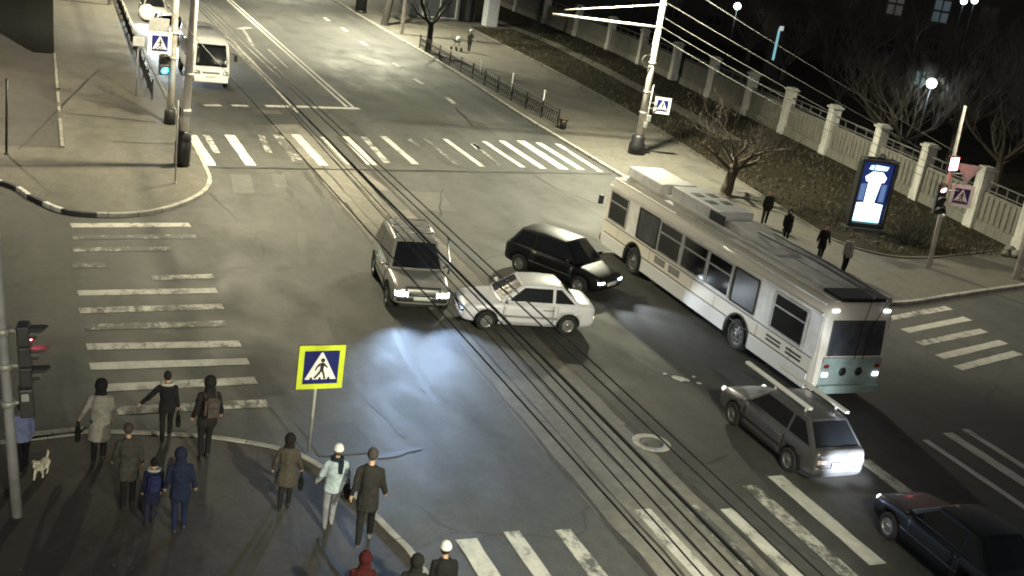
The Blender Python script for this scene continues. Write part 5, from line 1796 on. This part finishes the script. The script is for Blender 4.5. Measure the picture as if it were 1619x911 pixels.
person('person in black with a dark hood beside the white hat at the bottom edge', (640, 1018), (648, 893), (.3, 1), (.012, .012, .013), DK, DK, hem=.7, step=.1, hood=(.012, .012, .012), height=1.66)
person('person in a dark red jacket and hood just showing at the bottom edge', (560, 1010), (565, 882), (.2, 1), (.05, .008, .009), DK, DK, hem=.7, step=.1, hood=(.05, .008, .01), height=1.6)
person('person in a light blue jacket half hidden behind the left signal pole', (37, 748), (38, 634), (-.3, 1), (.16, .18, .34), (.008, .008, .012), (.03, .02, .02), hem=.82, step=.1, arms=((.1, .1), (.1, .1)))
# across the road, standing on the far pavement
person('person in a dark jacket and jeans, farthest left of those waiting behind the trolleybus', (1206, 356), (1223, 300), (-.5, -.8), (.016, .015, .014), (.014, .014, .015), DK, hem=.78, step=.1, height=1.62)
person('person in a bulky black hooded coat, half hidden by the trolleybus roof', (1240, 386), (1246, 334), (-.4, -.8), (.012, .011, .011), DK, DK, hem=.6, step=.06, hood=(.012, .011, .011), flare=1.15, height=1.5)
person('person in a long black coat standing on the pavement left of the advertising screen', (1294, 412), (1300, 357), (-.3, -.9), (.014, .013, .013), DK, (.02, .015, .012), hem=.55, step=.06, arms=((.05, .2), (.05, .2)), height=1.55)
person('person in a pale grey jacket, nearest of those waiting by the advertising screen', (1332, 431), (1336, 378), (-.3, -.9), (.26, .25, .23), (.014, .014, .014), (.05, .04, .035), hem=.74, step=.07, collar=(.3, .29, .27), height=1.5)
person('person in a white hat and grey coat walking behind the right railing', (741, 82), (743, 43), (-.2, -1), (.16, .16, .13), (.02, .02, .02), DK, hem=.75, step=.14, hat=((.8, .8, .78), False), arms=((.3, .1), (.8, .3)), height=1.72)
# pram pushed along the far pavement
g = gp(721, 80, SW)
pr = thing('pram', 'small pram with a white hood pushed along the right pavement behind the railing', 'pram', (g.x, g.y, SW), R(200))
bm = bm_new(); ball(bm, (0, 0, .78), .32, (.75, 1.2, .55), 2); bmesh.ops.bisect_plane(bm, geom=bm.verts[:] + bm.edges[:] + bm.faces[:], plane_co=(0, 0, .84), plane_no=(0, 0, 1), clear_outer=True); obj('carrycot', bm, 'black', pr)
bm = bm_new(); ball(bm, (0, .16, .88), .3, (.78, .75, .8), 2); obj('hood', bm, 'sign_white', pr)
for x in (-.24, .24):
    for y in (-.32, .32):
        bm = bm_new(); lathe(bm, [(.10, -.02), (.13, -.015), (.13, .015), (.10, .02)], Matrix.Translation((x, y, .13)) @ Matrix.Rotation(PI / 2, 4, 'Y'), 14, close=True); lathe(bm, [(.1, 0), (0, .012)], Matrix.Translation((x, y, .13)) @ Matrix.Rotation(PI / 2, 4, 'Y'), 14); obj('wheel', bm, 'rubber', pr)
bm = bm_new()
for x in (-.22, .22):
    tube(bm, [(x, .32, .13), (x, -.1, .62)], .014, 5); tube(bm, [(x, -.32, .13), (x, .1, .62)], .014, 5); tube(bm, [(x, -.1, .62), (x, -.55, 1.02)], .014, 5)
tube(bm, [(-.22, -.55, 1.02), (.22, -.55, 1.02)], .016, 6)
obj('chassis', bm, 'dark_metal', pr)

# the small white dog
g = gp(66, 752, SW)
dg_ = thing('dog', 'small white dog walking on the near pavement by the left signal pole', 'dog', (g.x, g.y, SW), R(155))
bm = bm_new()
V3 = Vector
limb(bm, [V3((0, -.16, .25)), V3((0, 0, .245)), V3((0, .15, .26))], [.075, .07, .09], 10)
limb(bm, [V3((0, .17, .29)), V3((0, .25, .37))], [.06, .055])
ball(bm, (0, .28, .39), .065, (.9, 1.05, .95), 2)
limb(bm, [V3((0, .31, .375)), V3((0, .37, .36))], [.036, .026])
for sx in (1, -1):
    limb(bm, [V3((sx * .04, .26, .44)), V3((sx * .065, .25, .42)), V3((sx * .07, .255, .37))], [.022, .02, .014], 6)
    limb(bm, [V3((sx * .05, .13, .22)), V3((sx * .052, .14 + sx * .05, .12)), V3((sx * .052, .13 + sx * .07, .03)), V3((sx * .052, .155 + sx * .07, .02))], [.042, .026, .02, .022], 8)
    limb(bm, [V3((sx * .05, -.15, .24)), V3((sx * .055, -.12 - sx * .04, .16)), V3((sx * .055, -.19 - sx * .05, .095)), V3((sx * .055, -.175 - sx * .06, .025)), V3((sx * .055, -.15 - sx * .06, .018))], [.055, .038, .022, .018, .022], 8)
limb(bm, [V3((0, -.21, .29)), V3((0, -.27, .36)), V3((0, -.25, .42))], [.026, .022, .016], 6)
def dogpick(c):
    if (c - V3((0, .395, .365))).length < .018:
        return 1
    if abs(abs(c.x) - .03) < .012 and (c.y > .325) and abs(c.z - .405) < .01:
        return 1
    return 0
fuse('body', bm, [cloth('white_fur', (.62, .58, .48), .25), 'black'], dg_, .0075, 3, dogpick)

# ------------------------------------------------------------------ trees and bushes
def grow(bm, p, d, length, r, depth, spread, rnd, up=.12, split=(2, 3), tips=None, seg=3):
    pts, rad = [p], [r]
    q = p.copy(); dv = d.normalized()
    for k in range(seg):
        dv = (dv + Vector((rnd.uniform(-1, 1), rnd.uniform(-1, 1), rnd.uniform(-.5, .9))) * .16 + Vector((0, 0, up * .3))).normalized()
        q = q + dv * (length / seg)
        pts.append(q.copy()); rad.append(r * (1 - .42 * (k + 1) / seg))
    tube(bm, pts, rad, 6 if r > .03 else (4 if r > .01 else 3), cap=False)
    if depth == 0:
        return
    for k in range(rnd.randint(*split)):
        a = rnd.uniform(0, 2 * PI)
        side = Vector((math.cos(a), math.sin(a), rnd.uniform(-.1, .5)))
        nd = (dv + side * spread * rnd.uniform(.6, 1.2) + Vector((0, 0, up))).normalized()
        i = rnd.randint(1, len(pts) - 1)
        grow(bm, pts[i] if k else pts[-1], nd, length * rnd.uniform(.62, .86), max(.003, rad[i] * .62), depth - 1, spread, rnd, up, split, tips, seg)


def bare_tree(name, label, x, y, z, th, tr_, limbs, llen, depth, seed, bark='bark', lean=(0, 0), spread=.75, up=.15, group=None, split=(2, 3)):
    rnd = random.Random(seed)
    t = thing(name, label, 'tree', (x, y, z), 0, group)
    bm = bm_new()
    top = Vector((lean[0], lean[1], th))
    tube(bm, spline([(0, 0, -.05), (lean[0] * .2 + .03, lean[1] * .2, th * .4), top], 5), [tr_ * 1.35] + [tr_ * (1.1 - .3 * k / 10) for k in range(10)], 10, cap=False)
    ball(bm, top, tr_ * .95, sub=2)
    for v in bm.verts:
        v.co += Vector((noise.noise(v.co * 5), noise.noise(v.co * 5 + Vector((7, 0, 0))), 0)) * tr_ * .22
    obj('trunk', bm, bark, t)
    bm = bm_new()
    for k in range(limbs):
        a = 2 * PI * (k + rnd.uniform(-.3, .3)) / limbs
        d = Vector((math.cos(a) * spread, math.sin(a) * spread, rnd.uniform(.5, 1.0)))
        grow(bm, top - Vector((0, 0, rnd.uniform(0, th * .15))), d, llen * rnd.uniform(.8, 1.15), tr_ * .5, depth, spread, rnd, up, split)
    obj('crown', bm, bark, t)
    return t


g = gp(1147, 308, SW)
bare_tree('bare_tree', 'gnarled bare tree with a thick leaning trunk behind the trolleybus roof', g.x, g.y, SW, 1.25, .27, 6, 1.25, 6, 3, 'streetbark', lean=(.3, .2), spread=1.1, up=.04, split=(2, 3))
g = gp(608, 40, SW)
bare_tree('bare_tree', 'bare black trunk leaning over the far pavement at the top edge', g.x, g.y, SW, 4.2, .3, 5, 2.2, 4, 5, 'darkbark', lean=(.9, .6))
g = gp(676, 82, SW)
bare_tree('bare_tree', 'bare forked tree at the far end of the right railing', g.x, g.y, SW, 2.1, .24, 5, 1.7, 5, 8, 'darkbark', spread=.8)
pk = [((1500, 262), 7.5, 5.2, 11, .3, 'tall pale limbed bare tree rising behind the fence above the red signal'), ((1385, 235), 5.0, 3.6, 12, .24, 'bushy bare tree behind the fence above the advertising screen'),
      ((1320, 180), 5.0, 3.4, 14, .22, 'bare tree behind the fence to the left of the advertising screen'), ((1570, 300), 6.0, 4.2, 15, .26, 'bare tree behind the fence nearest the right edge'),
      ((1180, 100), 5.5, 3.8, 23, .24, 'bare tree behind the fence just right of the tall pale pole'), ((1290, 95), 6.0, 4.2, 29, .24, 'bare tree deep in the park below the cold strip of light'), ((1420, 262), 5.0, 3.6, 31, .22, 'bare tree close behind the fence between screen and red signal'),
      ((1345, 130), 6.5, 4.6, 37, .25, 'bare tree in front of the lit windows of the dark building'), ((1600, 215), 7.0, 4.6, 41, .27, 'bare tree deep in the park at the right edge'),
      ((1235, 130), 5.0, 3.5, 17, .22, 'bare tree deeper in the park above the middle of the fence'), ((1450, 190), 6.0, 4.0, 19, .25, 'bare tree deeper in the park left of the bright park lamp')]
for (px, py), th, ll, sd_, r_, lab in pk:
    g = gp(px, py, 0)
    k_ = (g.length / 62)
    bare_tree('bare_tree', lab, g.x, g.y, -.05, th * .3, r_, 7, ll * .56, 5, sd_, 'parkbark', spread=.85, up=.16, group='bare trees in the park', split=(2, 4))


def twig_bush(label, px, py, r, h, n, seed, mat='darkbark', z=SW + .03):
    rnd = random.Random(seed)
    g = gp(px, py, z)
    t = thing('bush', label, 'bush', (g.x, g.y, z))
    bm = bm_new()
    for k in range(n):
        a, q = rnd.uniform(0, 2 * PI), r * math.sqrt(rnd.random())
        p0 = Vector((math.cos(a) * q * .4, math.sin(a) * q * .4, 0))
        d = Vector((math.cos(a) * q, math.sin(a) * q, h * rnd.uniform(.6, 1)))
        grow(bm, p0, d, h * rnd.uniform(.4, .6), .014, 2, .6, rnd, .1, (2, 3), None, 2)
    obj('twigs', bm, mat, t)
    rt = bm_new(); lathe(rt, [(r * .35, 0), (r * .3, .06), (0, .09)], n=10); obj('root_mound', rt, 'verge', t)


twig_bush('dark twiggy bush on the grass right of the advertising screen', 1437, 385, 1.2, 1.2, 60, 3)
twig_bush('low dark bush on the grass before the kiosk', 838, 62, 1.8, .9, 60, 4)
# small conifer by the fence
g = gp(861, 52, SW)
cf = thing('conifer', 'narrow dark conifer growing against the far part of the fence', 'tree', (g.x - .8, g.y, SW))
bm = bm_new(); tube(bm, [(0, 0, 0), (0, 0, 2.9)], [.09, .02], 7); obj('trunk', bm, 'darkbark', cf)
bm = bm_new()
for k in range(900):
    z = random.uniform(.15, 3.0); rr_ = (3.05 - z) / 3.0 * .75 * random.uniform(.3, 1.05); a = random.uniform(0, 2 * PI)
    p_ = Vector((math.cos(a) * rr_, math.sin(a) * rr_, z)); o_ = Vector((math.cos(a), math.sin(a), -.35)) * .2
    s_ = Vector((-math.sin(a), math.cos(a), 0)) * .05
    quad(bm, [p_ - s_, p_ + s_, p_ + o_ + s_ * .3, p_ + o_ - s_ * .3])
obj('crown', bm, plain('needles', (.012, .02, .012), .9, var=.5, scale=3), cf)

# ------------------------------------------------------------------ kiosk, park buildings, park lamps
kx, ky = 41.0, 104.0
ks = thing('kiosk', 'dark glazed kiosk with grey frames and a pale square pillar at the top edge', 'kiosk', (kx, ky, SW), R(14))
bm = bm_new(); box(bm, (-3.6, 3.5, 1.7), (6.0, 4.0, 3.2)); obj('wall', bm, plain('kiosk_panel', (.10, .105, .115), .6, var=.3, scale=1.2), ks)
bm = bm_new(); box(bm, (-3.6, 3.5, 3.4), (6.6, 4.6, .2)); obj('roof', bm, 'roofing', ks)
bm = bm_new(); box(bm, (-1.55, 1.48, 1.35), (1.7, .06, 2.5)); obj('door', bm, 'glass', ks)
bm = bm_new(); box(bm, (-4.6, 1.48, 1.6), (3.4, .06, 2.5)); wn_ = obj('window', bm, plain('kiosk_glass', (.05, .055, .065), .2), ks)
bm = bm_new()
for x in (-6.4, -4.6, -2.75):
    box(bm, (x, 1.45, 1.6), (.12, .08, 2.7))
box(bm, (-4.6, 1.45, .3), (3.7, .08, .1)); box(bm, (-4.6, 1.45, 2.95), (3.7, .08, .1))
obj('frame', bm, 'galv', wn_)
bm = bm_new(); box(bm, (.2, 0, 2.2), (1.3, .8, 4.4)); obj('pillar', bm, plain('kiosk_pillar', (.45, .46, .49), .7, var=.2), ks, bevel=.03)
bm = bm_new(); box(bm, (-1.6, .4, .03), (7.5, 3.4, .06)); obj('step', bm, 'walk', ks)


def block(name, label, x, y, rz, sx, sy, h, m, roof, wins, lit):
    b = thing(name, label, 'building', (x, y, -.05), rz)
    bm = bm_new(); box(bm, (0, 0, h / 2), (sx, sy, h)); obj('wall', bm, m, b)
    bm = bm_new(); prism(bm, [(-sy / 2 - .5, h), (sy / 2 + .5, h), (0, h + sy * .22)], (-sx / 2 - .4, 0, 0), (0, 1, 0), (0, 0, 1), (1, 0, 0), sx + .8); obj('roof', bm, roof, b)
    for i, (wx, wz, ww, wh) in enumerate(wins):
        bm = bm_new(); box(bm, (wx, -sy / 2 - .02, wz), (ww + .24, .08, wh + .24)); f = obj('window', bm, 'dark_metal', b)
        bm = bm_new()
        for ix in (-1, 1):
            for iz in (-1, 1):
                box(bm, (wx + ix * ww * .26, -sy / 2 - .07, wz + iz * wh * .26), (ww * .42, .02, wh * .42))
        obj('pane', bm, lit.get(i, 'glass'), f)
    return b


d_ = ray(1410, 45); d_.z = 0; d_.normalize()
block('institute_building', 'dark building deep in the park with a few dimly lit windows', d_.x * 128 + 8, d_.y * 128 + 6, math.atan2(d_.y, d_.x) - PI / 2, 64, 14, 14, 'facade', 'roofing',
      [(-30 + 4.6 * i, 3.2 + 4.2 * j, 1.6, 2.3) for j in range(3) for i in range(14)], {20: 'win_dim', 21: 'win_cool'})
d2 = ray(1232, 62); d2.z = 0; d2.normalize()
t = thing('lit_sign', 'narrow upright strip of cold blue light deep in the park', 'light', (d2.x * 84, d2.y * 84, 0))
bm = bm_new(); box(bm, (0, .2, 2.6), (1.1, .3, 5.2)); obj('panel', bm, 'facade', t)
bm = bm_new(); box(bm, (-.15, 0, 4.9), (.16, .06, 2.0)); obj('tube_light', bm, glow('cold_strip', (.35, .75, .85), .6), t)
bm = bm_new(); box(bm, (0.0, 0, 6.1), (.3, .08, .3)); box(bm, (0, .2, 5.6), (.1, .1, 1.0)); obj('spot_lamp', bm, glow('cold_lamp', (.7, .8, .85), .6), t)
def park_lamp(px, py, dist, label, r, power):
    d = ray(px, py); h = Vector((d.x, d.y, 0)).length
    p_ = d * (dist / h) + Vector((0, 0, CAM_H))
    t = thing('park_lamp', label, 'lamp', (p_.x, p_.y, -.05))
    bm = bm_new(); tube(bm, [(0, 0, 0), (0, 0, p_.z - r * .7)], [.07, .05], 8); obj('post', bm, 'black', t)
    bm = bm_new(); ball(bm, (0, 0, p_.z + .05), r, (1, 1, 1), 3); obj('globe', bm, 'park_light', t)
    if power:
        l = bpy.data.lights.new('park_light', 'POINT'); l.energy = power; l.color = (.75, .95, 1); l.shadow_soft_size = .1
        o = bpy.data.objects.new('park_light', l); COL.objects.link(o); o.parent = t; o.location = (-d.x / h * (r + .2), -d.y / h * (r + .2), p_.z + .05)


park_lamp(1166, 10, 105, 'white globe park lamp at the top edge left of the dark building', .3, 150)
park_lamp(1473, 132, 72, 'brightest park lamp, a cold white globe among the bare branches', .29, 260)
park_lamp(1524, 2, 118, 'left one of two small lamps at the top edge in the dark park', .3, 0)
park_lamp(1541, 1, 120, 'right one of two small lamps at the top edge in the dark park', .3, 0)
d4 = ray(1456, 122); d4.z = 0; d4.normalize()
t = thing('lit_sign', 'small cold blue panel of light beside the brightest park lamp', 'light', (d4.x * 76, d4.y * 76, -.05))
zz = ray(1456, 122).z * 76 / Vector((ray(1456, 122).x, ray(1456, 122).y, 0)).length + CAM_H
bm = bm_new(); box(bm, (0, .1, zz / 2), (.1, .1, zz)); obj('post', bm, 'dark_metal', t)
bm = bm_new(); box(bm, (-.22, 0, zz), (.26, .06, .8)); box(bm, (.2, 0, zz - .1), (.16, .06, 1.0)); obj('panel', bm, glow('cold_panel', (.3, .62, .7), .22), t)

# ------------------------------------------------------------------ fallen leaves and dry tufts
rnd = random.Random(5)


def scatter(name, n, pick, z, size, mat, up=False):
    bm = bm_new()
    for k in range(n):
        x, y = pick()
        a = rnd.uniform(0, 6.28)
        q = size * rnd.uniform(.5, 1.2)
        e = Vector((math.cos(a), math.sin(a), 0)) * q
        if up:
            f = Vector((rnd.uniform(-.6, .6), rnd.uniform(-.6, .6), 1)) * q * 1.6
            p_ = Vector((x, y, z))
            bm.faces.new([bm.verts.new(p_ - e * .25), bm.verts.new(p_ + e * .25), bm.verts.new(p_ + f)])
        else:
            f = Vector((-math.sin(a), math.cos(a), rnd.uniform(-.25, .35))) * q * .7
            p_ = Vector((x, y, z + q * .3))
            quad(bm, [p_ - e, p_ - f, p_ + e, p_ + f])
    o = obj(name, bm, mat, recalc=False)
    o['kind'] = 'stuff'


def on_verge():
    while True:
        y = 36.5 + 66 * rnd.random() ** 1.5
        lo = 32.6 + (y - 40) * .1 if y > 42 else 33.5
        hi = 42 + (y - 37.4) * .145 - .6
        x = rnd.uniform(lo, hi)
        if x < hi:
            return x, y


scatter('dry_grass', 5200, on_verge, SW + .035, .13, plain('dry_grass_blades', (.075, .066, .042), .95, var=.5, scale=2), True)
scatter('fallen_leaves', 900, on_verge, SW + .04, .1, plain('dead_leaves', (.10, .07, .04), .95, var=.6, scale=2))
scatter('fallen_leaves', 130, lambda: (rnd.uniform(-2, 6.2), rnd.uniform(14, 21.5)), SW + .006, .035, bpy.data.materials['dead_leaves'])
scatter('fallen_leaves', 160, lambda: (rnd.uniform(27.3, 31.5), rnd.uniform(33, 90)), SW + .006, .06, bpy.data.materials['dead_leaves'])
scatter('fallen_leaves', 120, lambda: (rnd.uniform(26.0, 26.7), rnd.uniform(36, 90)), .006, .06, bpy.data.materials['dead_leaves'])
